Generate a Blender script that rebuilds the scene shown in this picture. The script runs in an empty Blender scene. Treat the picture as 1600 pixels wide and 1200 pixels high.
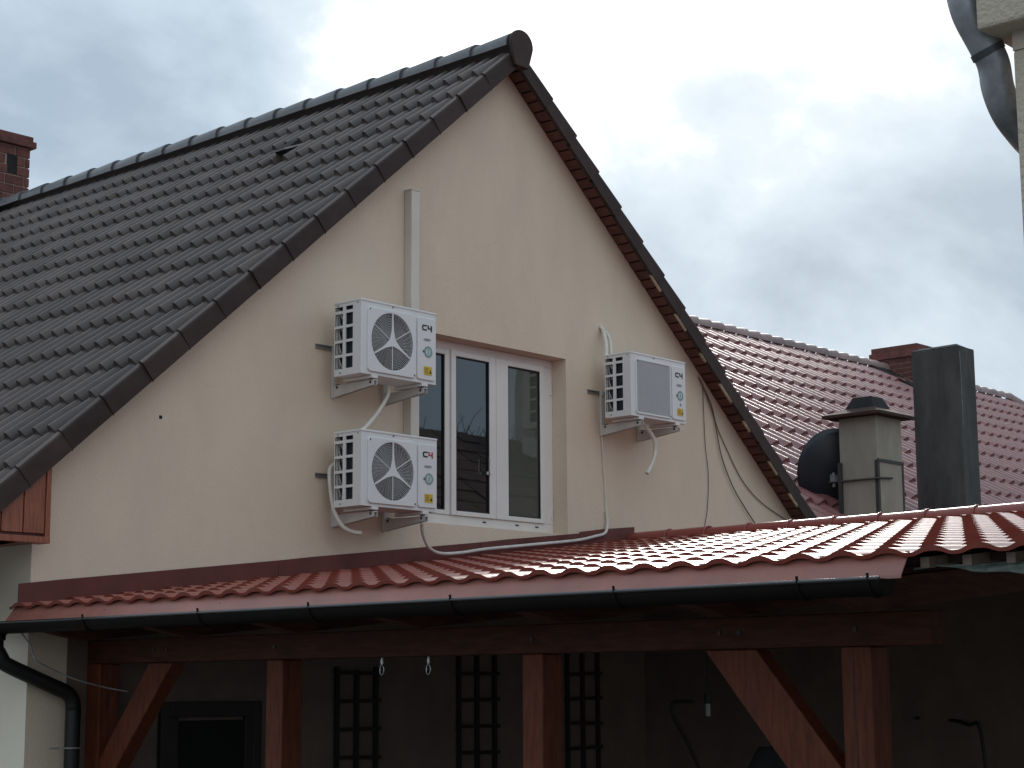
import bpy, bmesh, math, random
from mathutils import Vector, Matrix
random.seed(7)
R = math.radians
scene = bpy.context.scene
COL = scene.collection

# ------------------------------------------------------------------ camera
cd = bpy.data.cameras.new('camera')
cam = bpy.data.objects.new('camera', cd)
COL.objects.link(cam)
scene.camera = cam
cd.sensor_fit = 'HORIZONTAL'; cd.sensor_width = 36.0
cd.lens = 2864.27/1600*36.0
cd.clip_start = 0.05; cd.clip_end = 3000
CR = Vector((0.66828522, -0.74388049, -0.006057))
CU = Vector((-0.11816774, -0.11419094, 0.98640601))
CF = Vector((0.73445984, 0.65848481, 0.1642148))
CL = Vector((-10.2875, -9.2310, 2.2))
cam.matrix_world = Matrix(((CR.x, CU.x, -CF.x, CL.x), (CR.y, CU.y, -CF.y, CL.y), (CR.z, CU.z, -CF.z, CL.z), (0, 0, 0, 1)))

# ------------------------------------------------------------------ sky, sun, exposure
SUN_AZ, SUN_EL = 57.0, 26.0 # azimuth from +y towards +x
sv = Vector((math.sin(R(SUN_AZ))*math.cos(R(SUN_EL)), math.cos(R(SUN_AZ))*math.cos(R(SUN_EL)), math.sin(R(SUN_EL))))
world = bpy.data.worlds.new('World'); scene.world = world; world.use_nodes = True
nt = world.node_tree; nt.nodes.clear()
def N(t, k, **kw):
    n = t.nodes.new(k)
    for a, b in kw.items(): setattr(n, a, b)
    return n
def math_node(t, op, a, b=None, c=None, clamp=False):
    n = N(t, 'ShaderNodeMath', operation=op, use_clamp=clamp)
    for i, v in enumerate((a, b, c)):
        if v is None: continue
        if isinstance(v, (int, float)): n.inputs[i].default_value = v
        else: t.links.new(v, n.inputs[i])
    return n.outputs[0]
def ramp_node(t, fac, stops, interp='LINEAR'):
    n = N(t, 'ShaderNodeValToRGB'); cr = n.color_ramp; cr.interpolation = interp
    while len(cr.elements) < len(stops): cr.elements.new(0.5)
    for e, (p, c) in zip(cr.elements, stops): e.position = p; e.color = (*c, 1)
    t.links.new(fac, n.inputs[0]); return n.outputs[0]
out = N(nt, 'ShaderNodeOutputWorld'); bg = N(nt, 'ShaderNodeBackground')
bg.inputs['Strength'].default_value = 0.10
sky = N(nt, 'ShaderNodeTexSky', sky_type='NISHITA'); sky.sun_disc = False
sky.sun_elevation = R(SUN_EL); sky.sun_rotation = R(SUN_AZ); sky.air_density = 1.0; sky.dust_density = 2.0
tc = N(nt, 'ShaderNodeTexCoord'); sep = N(nt, 'ShaderNodeSeparateXYZ'); nt.links.new(tc.outputs['Generated'], sep.inputs[0])
zz = math_node(nt, 'ADD', math_node(nt, 'MAXIMUM', sep.outputs['Z'], 0.0), 0.7)
cx = math_node(nt, 'DIVIDE', sep.outputs['X'], zz); cy = math_node(nt, 'DIVIDE', sep.outputs['Y'], zz)
cmb = N(nt, 'ShaderNodeCombineXYZ'); nt.links.new(cx, cmb.inputs[0]); nt.links.new(cy, cmb.inputs[1]); cmb.inputs[2].default_value = 5.2
n1 = N(nt, 'ShaderNodeTexNoise'); n1.inputs['Scale'].default_value = 3.4; n1.inputs['Detail'].default_value = 9; n1.inputs['Roughness'].default_value = 0.56; n1.inputs['Distortion'].default_value = 0.25
nt.links.new(cmb.outputs[0], n1.inputs['Vector'])
dotn = N(nt, 'ShaderNodeVectorMath', operation='DOT_PRODUCT'); nt.links.new(tc.outputs['Generated'], dotn.inputs[0]); dotn.inputs[1].default_value = sv
glow = math_node(nt, 'POWER', math_node(nt, 'MAXIMUM', dotn.outputs['Value'], 0.0), 70.0)
fac = math_node(nt, 'ADD', n1.outputs['Fac'], math_node(nt, 'MULTIPLY', glow, 0.30))
cloud = ramp_node(nt, fac, [(0.38, (0.315, 0.41, 0.51)), (0.47, (0.455, 0.56, 0.66)), (0.55, (0.59, 0.69, 0.775)), (0.60, (0.84, 0.905, 0.95)), (0.65, (1.4, 1.4, 1.4)), (0.80, (3.0, 2.95, 2.85)), (0.9, (8.0, 7.8, 7.5))])
cg = N(nt, 'ShaderNodeVectorMath', operation='SCALE'); nt.links.new(cloud, cg.inputs[0]); cg.inputs['Scale'].default_value = 10.0
mx = N(nt, 'ShaderNodeMix', data_type='RGBA'); mx.inputs['Factor'].default_value = 0.96
nt.links.new(sky.outputs[0], mx.inputs[6]); nt.links.new(cg.outputs[0], mx.inputs[7])
nt.links.new(mx.outputs[2], bg.inputs['Color']); nt.links.new(bg.outputs[0], out.inputs[0])

sl = bpy.data.lights.new('sun', 'SUN'); sl.energy = 1.5; sl.angle = R(12); sl.color = (1.0, 0.96, 0.9)
sun = bpy.data.objects.new('sun', sl); COL.objects.link(sun)
sun.rotation_euler = (-sv).to_track_quat('-Z', 'Y').to_euler()

vs = scene.view_settings
vs.view_transform = 'Standard'; vs.look = 'None'; vs.exposure = 0.28; vs.gamma = 1.0; vs.use_curve_mapping = False
scene.render.resolution_x = 1024; scene.render.resolution_y = 768

# ------------------------------------------------------------------ materials
MATS = {}
def mat(name, col, rough=0.6, var=0.12, scale=6.0, bump=0.0, bscale=60.0, metal=0.0, spec=0.5, coat=0.0, stretch=(1, 1, 1), col2=None, dirt=0.0, dirtcol=(0.05, 0.045, 0.04), dscale=1.2, objvar=0.0, coatrough=0.1, rvar=0.0, bdist=0.01):
    m = bpy.data.materials.new(name); m.use_nodes = True; t = m.node_tree
    b = t.nodes['Principled BSDF']
    b.inputs['Roughness'].default_value = rough; b.inputs['Metallic'].default_value = metal
    b.inputs['Specular IOR Level'].default_value = spec
    b.inputs['Coat Weight'].default_value = coat; b.inputs['Coat Roughness'].default_value = coatrough
    g = N(t, 'ShaderNodeNewGeometry'); mp = N(t, 'ShaderNodeMapping'); t.links.new(g.outputs['Position'], mp.inputs[0])
    mp.inputs['Scale'].default_value = stretch
    no = N(t, 'ShaderNodeTexNoise'); no.inputs['Scale'].default_value = scale; no.inputs['Detail'].default_value = 6; no.inputs['Roughness'].default_value = 0.62
    t.links.new(mp.outputs[0], no.inputs['Vector'])
    c2 = col2 if col2 else tuple(max(0, c*(1-var*2)) for c in col)
    c1 = tuple(min(1, c*(1+var)) for c in col)
    colr = ramp_node(t, no.outputs['Fac'], [(0.3, c2), (0.7, c1)])
    if dirt > 0:
        nd = N(t, 'ShaderNodeTexNoise'); nd.inputs['Scale'].default_value = dscale; nd.inputs['Detail'].default_value = 8; nd.inputs['Roughness'].default_value = 0.7
        t.links.new(mp.outputs[0], nd.inputs['Vector'])
        df = ramp_node(t, nd.outputs['Fac'], [(0.45, (0, 0, 0)), (0.75, (dirt, dirt, dirt))])
        mm = N(t, 'ShaderNodeMix', data_type='RGBA'); t.links.new(df, mm.inputs['Factor']); t.links.new(colr, mm.inputs[6]); mm.inputs[7].default_value = (*dirtcol, 1)
        colr = mm.outputs[2]
    if objvar > 0:
        oi = N(t, 'ShaderNodeObjectInfo')
        mr = N(t, 'ShaderNodeMapRange'); t.links.new(oi.outputs['Random'], mr.inputs[0]); mr.inputs[3].default_value = 1-objvar; mr.inputs[4].default_value = 1+objvar
        vm = N(t, 'ShaderNodeVectorMath', operation='SCALE'); t.links.new(colr, vm.inputs[0]); t.links.new(mr.outputs[0], vm.inputs['Scale'])
        colr = vm.outputs[0]
    t.links.new(colr, b.inputs['Base Color'])
    if rvar > 0:
        mr2 = N(t, 'ShaderNodeMapRange'); t.links.new(no.outputs['Fac'], mr2.inputs[0]); mr2.inputs[1].default_value = .3; mr2.inputs[2].default_value = .7
        mr2.inputs[3].default_value = max(0.02, rough-rvar); mr2.inputs[4].default_value = rough+rvar
        t.links.new(mr2.outputs[0], b.inputs['Roughness'])
    if bump > 0:
        nb = N(t, 'ShaderNodeTexNoise'); nb.inputs['Scale'].default_value = bscale; nb.inputs['Detail'].default_value = 4
        t.links.new(mp.outputs[0], nb.inputs['Vector'])
        bp = N(t, 'ShaderNodeBump'); bp.inputs['Strength'].default_value = bump; bp.inputs['Distance'].default_value = bdist
        t.links.new(nb.outputs['Fac'], bp.inputs['Height']); t.links.new(bp.outputs[0], b.inputs['Normal'])
    MATS[name] = m
    return m
mat('render_plaster', (0.70, 0.572, 0.448), 0.9, 0.035, 1.2, 0.7, 95, spec=0.2, dirt=0.26, dirtcol=(0.46, 0.38, 0.31), dscale=1.6, bdist=0.006, stretch=(1, 1, 0.45))
mat('side_plaster', (0.76, 0.70, 0.58), 0.9, 0.03, 1.2, 0.35, 130, spec=0.2, dirt=0.12, dirtcol=(0.4, 0.37, 0.33), bdist=0.004)
mat('old_plaster', (0.52, 0.45, 0.37), 0.92, 0.07, 5, 0.8, 60, spec=0.2, dirt=0.35, dirtcol=(0.3, 0.26, 0.22), dscale=2.5, bdist=0.012)
mat('shaded_plaster', (0.17, 0.128, 0.105), 0.9, 0.1, 3, 0.3, 90, spec=0.2)  # plaster darkened to hold the deep shade under the carport
mat('roof_tile', (0.088, 0.066, 0.059), 0.33, 0.12, 9, 0.10, 160, spec=0.5, objvar=0.25, rvar=0.06, dirt=0.30, dirtcol=(0.11, 0.10, 0.09), dscale=3.5)
mat('verge', (0.046, 0.029, 0.025), 0.6, 0.12, 7, 0.1, 120, spec=0.2, objvar=0.15)
mat('ridge', (0.125, 0.125, 0.13), 0.36, 0.1, 8, 0.1, 120, spec=0.6, objvar=0.12)
mat('vent_grey', (0.34, 0.33, 0.31), 0.5, 0.1, 8)
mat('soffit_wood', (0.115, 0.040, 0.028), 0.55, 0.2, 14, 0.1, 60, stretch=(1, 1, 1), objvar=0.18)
mat('box_wood', (0.27, 0.082, 0.042), 0.45, 0.22, 12, 0.15, 40, stretch=(6, 6, 0.6), objvar=0.1)
mat('raw_wood', (0.45, 0.36, 0.25), 0.8, 0.2, 12)
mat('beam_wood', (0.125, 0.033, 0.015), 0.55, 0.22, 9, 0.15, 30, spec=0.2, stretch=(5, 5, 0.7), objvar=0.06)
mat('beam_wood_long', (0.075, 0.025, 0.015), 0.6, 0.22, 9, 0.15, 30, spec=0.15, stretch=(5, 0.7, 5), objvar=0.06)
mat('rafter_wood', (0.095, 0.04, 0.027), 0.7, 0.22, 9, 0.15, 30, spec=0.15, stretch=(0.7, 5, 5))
mat('batten_wood', (0.20, 0.16, 0.13), 0.8, 0.2, 9)
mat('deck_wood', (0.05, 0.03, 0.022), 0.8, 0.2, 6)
mat('red_metal', (0.24, 0.050, 0.033), 0.34, 0.08, 5, 0.0, 60, spec=0.55, rvar=0.06, dirt=0.16, dirtcol=(0.22, 0.16, 0.14), dscale=3.0)
mat('red_ridge', (0.26, 0.06, 0.045), 0.3, 0.08, 5, spec=0.5, dirt=0.1, dirtcol=(0.3, 0.2, 0.18))
mat('apron_metal', (0.34, 0.135, 0.105), 0.36, 0.10, 3, spec=0.5, dirt=0.35, dirtcol=(0.24, 0.13, 0.11), dscale=4.0, stretch=(1, 1.3, 0.5))
mat('flashing_metal', (0.13, 0.032, 0.025), 0.5, 0.15, 4, spec=0.35, dirt=0.2, dirtcol=(0.12, 0.08, 0.07))
mat('gutter_black', (0.012, 0.010, 0.009), 0.55, 0.1, 8, spec=0.06)
mat('gutter_bead', (0.03, 0.03, 0.033), 0.2, 0.1, 8, spec=0.9)
mat('pipe_black', (0.012, 0.011, 0.011), 0.45, 0.1, 8, spec=0.3)
mat('zinc_pipe', (0.29, 0.305, 0.33), 0.40, 0.25, 7, 0.15, 20, metal=0.5, dirt=0.3, dirtcol=(0.2, 0.2, 0.2), dscale=6)
mat('zinc_dark', (0.07, 0.075, 0.085), 0.45, 0.25, 7, metal=0.5)
mat('neighbour_tile', (0.215, 0.088, 0.085), 0.34, 0.1, 8, spec=0.6, objvar=0.14, rvar=0.05)
mat('neighbour_ridge', (0.26, 0.18, 0.17), 0.5, 0.12, 8, spec=0.6, objvar=0.2)
mat('brick', (0.14, 0.046, 0.036), 0.8, 0.22, 9, 0.4, 80, objvar=0.2)
mat('mortar', (0.36, 0.25, 0.20), 0.95, 0.1, 20)
mat('concrete_dark', (0.066, 0.064, 0.060), 0.85, 0.25, 2.2, 0.5, 45, dirt=0.5, dirtcol=(0.022, 0.022, 0.024), dscale=1.6, stretch=(2, 2, 0.6))
mat('concrete_streak', (0.19, 0.19, 0.18), 0.9, 0.2, 20)
mat('chimney_plaster', (0.30, 0.265, 0.215), 0.9, 0.08, 4, 0.4, 60, dirt=0.45, dirtcol=(0.13, 0.115, 0.095), dscale=1.8, stretch=(1.6, 1.6, .6))
mat('chimney_cap', (0.055, 0.030, 0.024), 0.75, 0.2, 8, spec=0.15)
mat('cap_dark', (0.020, 0.019, 0.019), 0.7, 0.2, 8, spec=0.2)
mat('iron', (0.035, 0.032, 0.032), 0.6, 0.2, 15)
mat('dish_grey', (0.022, 0.028, 0.036), 0.42, 0.1, 4)
mat('ac_white', (0.70, 0.70, 0.69), 0.34, 0.02, 3, spec=0.4, dirt=0.05, dirtcol=(0.45, 0.42, 0.38), dscale=3)
mat('ac_grille', (0.40, 0.40, 0.40), 0.45, 0.03, 5)
mat('ac_mesh', (0.50, 0.50, 0.505), 0.5, 0.05, 40)
mat('ac_dark', (0.018, 0.021, 0.026), 0.6, 0.3, 30)
mat('ac_coil', (0.03, 0.04, 0.055), 0.4, 0.25, 90, metal=0.3, stretch=(1, 1, 0.1))
mat('ac_blade', (0.13, 0.13, 0.13), 0.5, 0.05, 5)
mat('ac_tube', (0.35, 0.33, 0.30), 0.5, 0.2, 20)
mat('screw', (0.10, 0.10, 0.10), 0.5, 0.1, 5)
mat('logo_black', (0.02, 0.016, 0.02), 0.5, 0.05, 5)
mat('logo_red', (0.42, 0.035, 0.05), 0.5, 0.05, 5)
mat('badge_grey', (0.28, 0.29, 0.30), 0.4, 0.1, 30)
mat('sticker_teal', (0.20, 0.34, 0.33), 0.5, 0.2, 60)
mat('sticker_pale', (0.52, 0.60, 0.58), 0.5, 0.1, 60)
mat('sticker_yellow', (0.62, 0.42, 0.02), 0.5, 0.06, 30)
mat('bracket_paint', (0.58, 0.57, 0.54), 0.4, 0.06, 6, dirt=0.25, dirtcol=(0.3, 0.27, 0.24), dscale=9)
mat('galvanised', (0.28, 0.28, 0.28), 0.4, 0.15, 12, metal=0.5)
mat('hose_white', (0.66, 0.63, 0.56), 0.5, 0.06, 12)
mat('cord_grey', (0.60, 0.58, 0.54), 0.5, 0.08, 12)
mat('cable_brown', (0.10, 0.075, 0.06), 0.6, 0.1, 12)
mat('duct_pvc', (0.62, 0.57, 0.50), 0.42, 0.03, 3)
mat('frame_pvc', (0.74, 0.70, 0.665), 0.3, 0.03, 3, dirt=0.06, dirtcol=(0.5, 0.47, 0.44))
mat('gasket', (0.012, 0.012, 0.012), 0.6, 0.05, 5)
mat('glass', (0.006, 0.008, 0.010), 0.012, 0.0, 1, spec=0.5)
MATS['glass'].node_tree.nodes['Principled BSDF'].inputs['IOR'].default_value = 2.15
mat('glass_blind', (0.085, 0.09, 0.075), 0.012, 0.05, 2, spec=0.5)
MATS['glass_blind'].node_tree.nodes['Principled BSDF'].inputs['IOR'].default_value = 1.8
mat('door_glass', (0.012, 0.014, 0.016), 0.08, 0.0, 1, spec=0.4)
mat('door_wood', (0.018, 0.011, 0.009), 0.5, 0.15, 6)
mat('trellis', (0.010, 0.008, 0.007), 0.7, 0.15, 9)
mat('chrome', (0.30, 0.30, 0.30), 0.25, 0.05, 9, metal=1.0)
mat('tarp', (0.16, 0.20, 0.185), 0.5, 0.25, 10, 0.3, 25)
mat('ground_asphalt', (0.19, 0.18, 0.165), 0.92, 0.15, 3, 0.4, 50)
mat('opp_roof', (0.075, 0.040, 0.028), 0.7, 0.25, 5, objvar=0.2)
mat('opp_wall', (0.30, 0.29, 0.25), 0.9, 0.06, 2)
mat('quoin', (0.6, 0.58, 0.55), 0.85, 0.05, 4)
mat('bark', (0.035, 0.028, 0.022), 0.9, 0.2, 9)
mat('bulb', (0.25, 0.25, 0.22), 0.15, 0.05, 9)

# ------------------------------------------------------------------ mesh helpers
def mesh(name, v, f, m, smooth=False):
    me = bpy.data.meshes.new(name); me.from_pydata([tuple(p) for p in v], [], f); me.update()
    ms = m if isinstance(m, (list, tuple)) else [m]
    for k in ms: me.materials.append(MATS[k])
    if smooth is True: me.polygons.foreach_set('use_smooth', [True]*len(me.polygons))
    elif smooth: me.polygons.foreach_set('use_smooth', list(smooth))
    return me
def link(name, me, parent=None, bevel=0.0, M=None):
    o = bpy.data.objects.new(name, me); COL.objects.link(o)
    if parent is not None: o.parent = parent
    if M is not None: o.matrix_local = M
    if bevel > 0:
        b = o.modifiers.new('bevel', 'BEVEL'); b.width = bevel; b.segments = 2; b.limit_method = 'ANGLE'; b.angle_limit = R(40)
    return o
def tag(o, label=None, cat=None, group=None, kind=None):
    if label: o['label'] = label
    if cat: o['category'] = cat
    if group: o['group'] = group
    if kind: o['kind'] = kind
    return o
def thing(name, label, cat, loc=(0, 0, 0), group=None):
    o = bpy.data.objects.new(name, None); COL.objects.link(o); o.location = loc; o.empty_display_size = 0.1
    return tag(o, label, cat, group)
class MB:
    def __init__(s): s.v = []; s.f = []; s.s = []
    def add(s, v, f, sm=False):
        n = len(s.v); s.v += [tuple(p) for p in v]; s.f += [tuple(i+n for i in q) for q in f]; s.s += [sm]*len(f); return s
    def box(s, x0, x1, y0, y1, z0, z1):
        return s.add([(x0, y0, z0), (x1, y0, z0), (x1, y1, z0), (x0, y1, z0), (x0, y0, z1), (x1, y0, z1), (x1, y1, z1), (x0, y1, z1)],
                     [(0, 3, 2, 1), (4, 5, 6, 7), (0, 1, 5, 4), (1, 2, 6, 5), (2, 3, 7, 6), (3, 0, 4, 7)])
    def prism(s, poly, d):       # poly: list of 3D points of a planar loop, d: extrusion vector
        n = len(poly); d = Vector(d); a = [Vector(p) for p in poly]; b = [p+d for p in a]
        nrm = Vector((0, 0, 0))
        for i in range(n): nrm += a[i].cross(a[(i+1) % n])
        if nrm.dot(d) > 0: a = a[::-1]; b = b[::-1]
        f = [tuple(range(n)), tuple(range(2*n-1, n-1, -1))] + [(i, i+n, (i+1) % n+n, (i+1) % n) for i in range(n)]
        return s.add(a+b, f)
    def tube(s, pts, r, n=8, caps=True, r2=None):
        pts = [Vector(p) for p in pts]; k = len(pts); v = []; f = []
        up = None
        for i, p in enumerate(pts):
            d = (pts[min(i+1, k-1)]-pts[max(i-1, 0)]).normalized()
            if up is None:
                up = Vector((0, 0, 1)) if abs(d.z) < 0.9 else Vector((1, 0, 0))
            a = d.cross(up).normalized(); up = a.cross(d).normalized(); 
            rr = r if r2 is None else r+(r2-r)*i/(k-1)
            for j in range(n):
                t = 2*math.pi*j/n; v.append(p+a*math.cos(t)*rr+up*math.sin(t)*rr)
        for i in range(k-1):
            for j in range(n):
                f.append((i*n+j, i*n+(j+1) % n, (i+1)*n+(j+1) % n, (i+1)*n+j))
        s.add(v, f, True)
        if caps:
            s.add(v[:n], [tuple(range(n-1, -1, -1))]); s.add(v[-n:], [tuple(range(n))])
        return s
    def xf(s, M): s.v = [tuple(M @ Vector(p)) for p in s.v]; return s
    def build(s, name, m, parent=None, bevel=0.0):
        return link(name, mesh(name, s.v, s.f, m, s.s), parent, bevel)
def smooth_path(pts, n=6):
    P = [Vector(p) for p in pts]; o = []
    for i in range(len(P)-1):
        p0, p1, p2, p3 = P[max(i-1, 0)], P[i], P[i+1], P[min(i+2, len(P)-1)]
        for k in range(n):
            t = k/n
            o.append(0.5*((2*p1)+(p2-p0)*t+(2*p0-5*p1+4*p2-p3)*t*t+(3*p1-p0-3*p2+p3)*t**3))
    o.append(P[-1]); return o
def frame(o, X, Y):
    X = Vector(X).normalized(); Y = Vector(Y).normalized(); Z = X.cross(Y)
    return Matrix(((X.x, Y.x, Z.x, o[0]), (X.y, Y.y, Z.y, o[1]), (X.z, Y.z, Z.z, o[2]), (0, 0, 0, 1)))
def tile_mesh(name, w, L, prof, n, a0, a1, lift, thick, m, over=0.0, n2=2):
    # X across, Y down the slope, Z out of the roof; lower end lifted onto the next row
    v = []; f = []; sm = []
    for j in range(n2+1):
        q = j/n2; y = -over+(L+over)*q
        for i in range(n+1):
            s = i/n; v.append((w*s, y, (a0+(a1-a0)*q)*prof(s)+lift*q))
    for j in range(n2):
        for i in range(n):
            a = j*(n+1)+i; f.append((a, a+1, a+n+2, a+n+1)); sm.append(True)
    b = len(v)
    for i in range(n+1):
        s = i/n; h = a1*prof(s)+lift; v.append((w*s, L, h)); v.append((w*s, L-0.004, h-thick(s)))
    for i in range(n):
        a = b+2*i; f.append((a, a+2, a+3, a+1)); sm.append(False)
    me = bpy.data.meshes.new(name)
    # upward normals: X x Y = Z
    me.from_pydata(v, [], f); me.update(); me.materials.append(MATS[m]); me.polygons.foreach_set('use_smooth', sm)
    return me
def join_tiles(name, base, mats, parent):
    bv = [v.co.copy() for v in base.vertices]; bf = [tuple(p.vertices) for p in base.polygons]; bs = [p.use_smooth for p in base.polygons]
    V = []; F = []; S = []
    for M in mats:
        n = len(V); V += [tuple(M @ p) for p in bv]; F += [tuple(i+n for i in q) for q in bf]; S += bs
    me = bpy.data.meshes.new(name); me.from_pydata(V, [], F); me.update(); me.materials.append(base.materials[0]); me.polygons.foreach_set('use_smooth', S)
    o = link(name, me, parent); o['kind'] = 'stuff'; return o
def place_tiles(base, mats, parent, name='tile', limit=300, hidden=lambda p: False):
    mats = sorted(mats, key=lambda M: (hidden(M.translation), (M.translation-CL).length))
    for M in mats[:limit]: link(name, base, parent, M=M)
    if len(mats) > limit: join_tiles('far_tiles', base, mats[limit:], parent)

# ================================================================== GROUND
g = MB(); g.add([(-300, -300, 0), (300, -300, 0), (300, 300, 0), (-300, 300, 0)], [(0, 1, 2, 3)])
tag(g.build('ground', 'ground_asphalt'), kind='structure')

# ================================================================== MAIN HOUSE
T = 0.8479; TH = math.atan(T); CT, ST = math.cos(TH), math.sin(TH)
AX, AZ = -0.10, 7.1875                 # ridge line and roof apex (tile crests)
WZ = AZ-0.15                           # wall apex under the roof
XL, XR = -4.195, 3.995; YB = 10.0
def rake(x): return WZ-T*abs(x-AX)
house = thing('house', 'cream plastered house with steep dark tiled gable roof and three air conditioners', 'house')
OX0, OX1, OZ0, OZ1, RD = -1.15, 0.649, 3.385, 4.779, 0.20
w = MB()
F = lambda pts: w.add([(x, 0, z) for x, z in pts], [tuple(range(len(pts)))])
F([(XL, 0), (OX0, 0), (OX0, rake(OX0)), (XL, rake(XL))])
F([(OX0, OZ1), (OX1, OZ1), (OX1, rake(OX1)), (AX, WZ), (OX0, rake(OX0))])
F([(OX0, 0), (OX1, 0), (OX1, OZ0), (OX0, OZ0)])
F([(OX1, 0), (XR, 0), (XR, rake(XR)), (OX1, rake(OX1))])
for a, b in [((OX0, OZ0), (OX0, OZ1)), ((OX0, OZ1), (OX1, OZ1)), ((OX1, OZ1), (OX1, OZ0)), ((OX1, OZ0), (OX0, OZ0))]:
    w.add([(a[0], 0, a[1]), (b[0], 0, b[1]), (b[0], RD+.05, b[1]), (a[0], RD+.05, a[1])], [(0, 1, 2, 3)])
w.build('gable_wall', 'render_plaster', house)
w = MB()
w.add([(XL, 0.0, 0), (XL, YB, 0), (XL, YB, rake(XL)), (XL, 0.0, rake(XL))], [(3, 2, 1, 0)])
w.add([(XR, 0, 0), (XR, YB, 0), (XR, YB, rake(XR)), (XR, 0, rake(XR))], [(0, 1, 2, 3)])
w.add([(XL, YB, 0), (XR, YB, 0), (XR, YB, rake(XR)), (AX, YB, WZ), (XL, YB, rake(XL))], [(4, 3, 2, 1, 0)])
w.build('side_wall', 'side_plaster', house)
# ground-floor band of the wall, carport shade put into its colour
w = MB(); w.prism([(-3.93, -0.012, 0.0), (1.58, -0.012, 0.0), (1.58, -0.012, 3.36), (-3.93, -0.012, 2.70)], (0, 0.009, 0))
w.build('wall_shade_panel', 'shaded_plaster', house)

# roof slabs, tiles
AMP = 0.064                            # crest height above tile plane at the lower end
ZP = AZ-AMP/CT
OV = -0.20                             # verge (front overhang)
XE = -4.98                             # left eave
roof = MB()
for sgn in (-1, 1):
    xe = AX+sgn*(AX-XE)
    z0 = ZP-0.018; ze = z0-T*(AX-XE)
    roof.prism([(AX, OV+.03, z0), (xe, OV+.03, ze), (xe, OV+.03, ze-.03), (AX, OV+.03, z0-.03)], (0, YB+.2-OV, 0))
roof_o = roof.build('roof', 'soffit_wood', house)
ROLL = 0.152; TW = 2*ROLL; G = 0.281/CT
def prof_main(s):
    t = (s*2) % 1.0
    if t < 0.42: return math.sin(math.pi*t/0.42)**0.65
    g_ = max(0.0, 1-abs(t-0.955)/0.042)
    return -0.10*math.sin(math.pi*(t-0.42)/0.58)-0.42*min(1.0, g_*1.8)
base = tile_mesh('roof_tile', TW, G+0.012, prof_main, 64, 0.033, AMP, 0.013, lambda s: 0.012+0.046*max(0, prof_main(s)), 'roof_tile', over=0.03)
U0 = 0.369/CT-G                       # first row starts so that row ends fall on the verge steps
left = []
Y0 = OV+0.075
for r in range(18):
    for c in range(33):
        u = U0+G*r; y = Y0+TW*c
        if r == 17 and False: continue
        jig = random.uniform(-.003, .003)
        left.append(frame((AX-CT*(u+jig), y, ZP-ST*(u+jig)), (0, 1, 0), (-CT, 0, -ST)))
place_tiles(base, left, roof_o, 'roof_tile', hidden=lambda p: p.y > 0.5+1.62*(p.x+4.75))
right = []
for r in range(18):
    for c in range(33):
        u = U0+G*r; y = Y0+TW*(c+1)
        right.append(frame((AX+CT*u, y, ZP-ST*u), (0, -1, 0), (CT, 0, -ST)))
join_tiles('far_tiles', base, right, roof_o)
# verge tiles (L shaped, hanging flap)
def verge_mesh(sgn):
    b = MB(); L = G+0.02; yo = 0.0
    # local: X along +y (left) , Y down slope, Z normal ; outer face at x=0
    n = 7; top = []
    H0, H1 = -0.104, 0.040
    prof = [(0.0, H0), (0.0, 0.012), (0.006, 0.024), (0.022, H1), (0.040, 0.030), (0.056, 0.012), (0.078, 0.002)]
    for q, out_, up in ((0.0, 0.007, -0.008), (1.0, -0.005, 0.004)):
        for x, z in prof: top.append((x+out_*(0.5 if z == H0 else 1), L*q, z+(0 if z == H0 else up)))
    k = len(prof)
    b.add(top, [(i, i+1, i+1+k, i+k) if sgn > 0 else (i+k, i+1+k, i+1, i) for i in range(k-1)], True)
    b.s[0] = False; b.s[1] = False
    e = [(x-(0.0025 if z == H0 else 0.005), L, z+(0 if z == H0 else 0.004)) for x, z in prof]; e2 = [(x+0.012, L, z-0.012) for x, z in prof]
    b.add(e+e2, [(i, i+1, i+1+k, i+k) for i in range(k-1)])
    b.add([(0.0035, 0, H0), (-0.0025, L, H0), (0.030, L, H0), (0.036, 0, H0)], [(0, 1, 2, 3)])
    return b
vl = verge_mesh(1); me_vl = mesh('verge_tile', vl.v, vl.f, ('verge', 'roof_tile'), vl.s)
vr = verge_mesh(-1); vr.v = [(-x, y, z) for x, y, z in vr.v]; me_vr = mesh('verge_tile', vr.v, vr.f, ('verge', 'roof_tile'), vr.s)
for q in (me_vl, me_vr):
    for i in range(2, 6): q.polygons[i].material_index = 1
for r in range(18):
    u = U0+G*r
    jl = random.uniform(-.004, .004)
    link('verge_tile', me_vl, roof_o, M=frame((AX-CT*u, OV+jl, ZP-ST*u), (0, 1, 0), (-CT, 0, -ST)))
    link('verge_tile', me_vr, roof_o, M=frame((AX+CT*u, OV+jl, ZP-ST*u), (0, -1, 0), (CT, 0, -ST)))
# bright roll on each verge tile is part of the tile; ridge tiles
def ridge_mesh(L, r0, r1, m, dz=0.0, n=10, a=R(205)):
    b = MB(); v = []
    for y, rr in ((0, r0), (L, r1)):
        for i in range(n+1):
            t = math.pi/2-a/2+a*i/n; v.append((math.cos(t)*rr, y, math.sin(t)*rr*0.82+dz))
    b.add(v, [(i, i+1, n+2+i, n+1+i) for i in range(n)], True)
    c = [(x, 0, z) for x, y, z in v[:n+1]]
    c2 = [(x*0.86, 0.002, (z-dz)*0.86+dz) for x, y, z in c]
    b.add(c+c2, [(i, n+1+i, n+2+i, i+1) for i in range(n)])
    return mesh('ridge_tile', b.v, b.f, m, b.s)
RL = 0.392
rm = ridge_mesh(RL+.04, 0.128, 0.104, 'ridge')
ry = OV+0.03
while ry < YB+.2:
    link('ridge_tile', rm, roof_o, M=Matrix.Translation((AX, ry, AZ-0.052)))
    ry += RL
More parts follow.
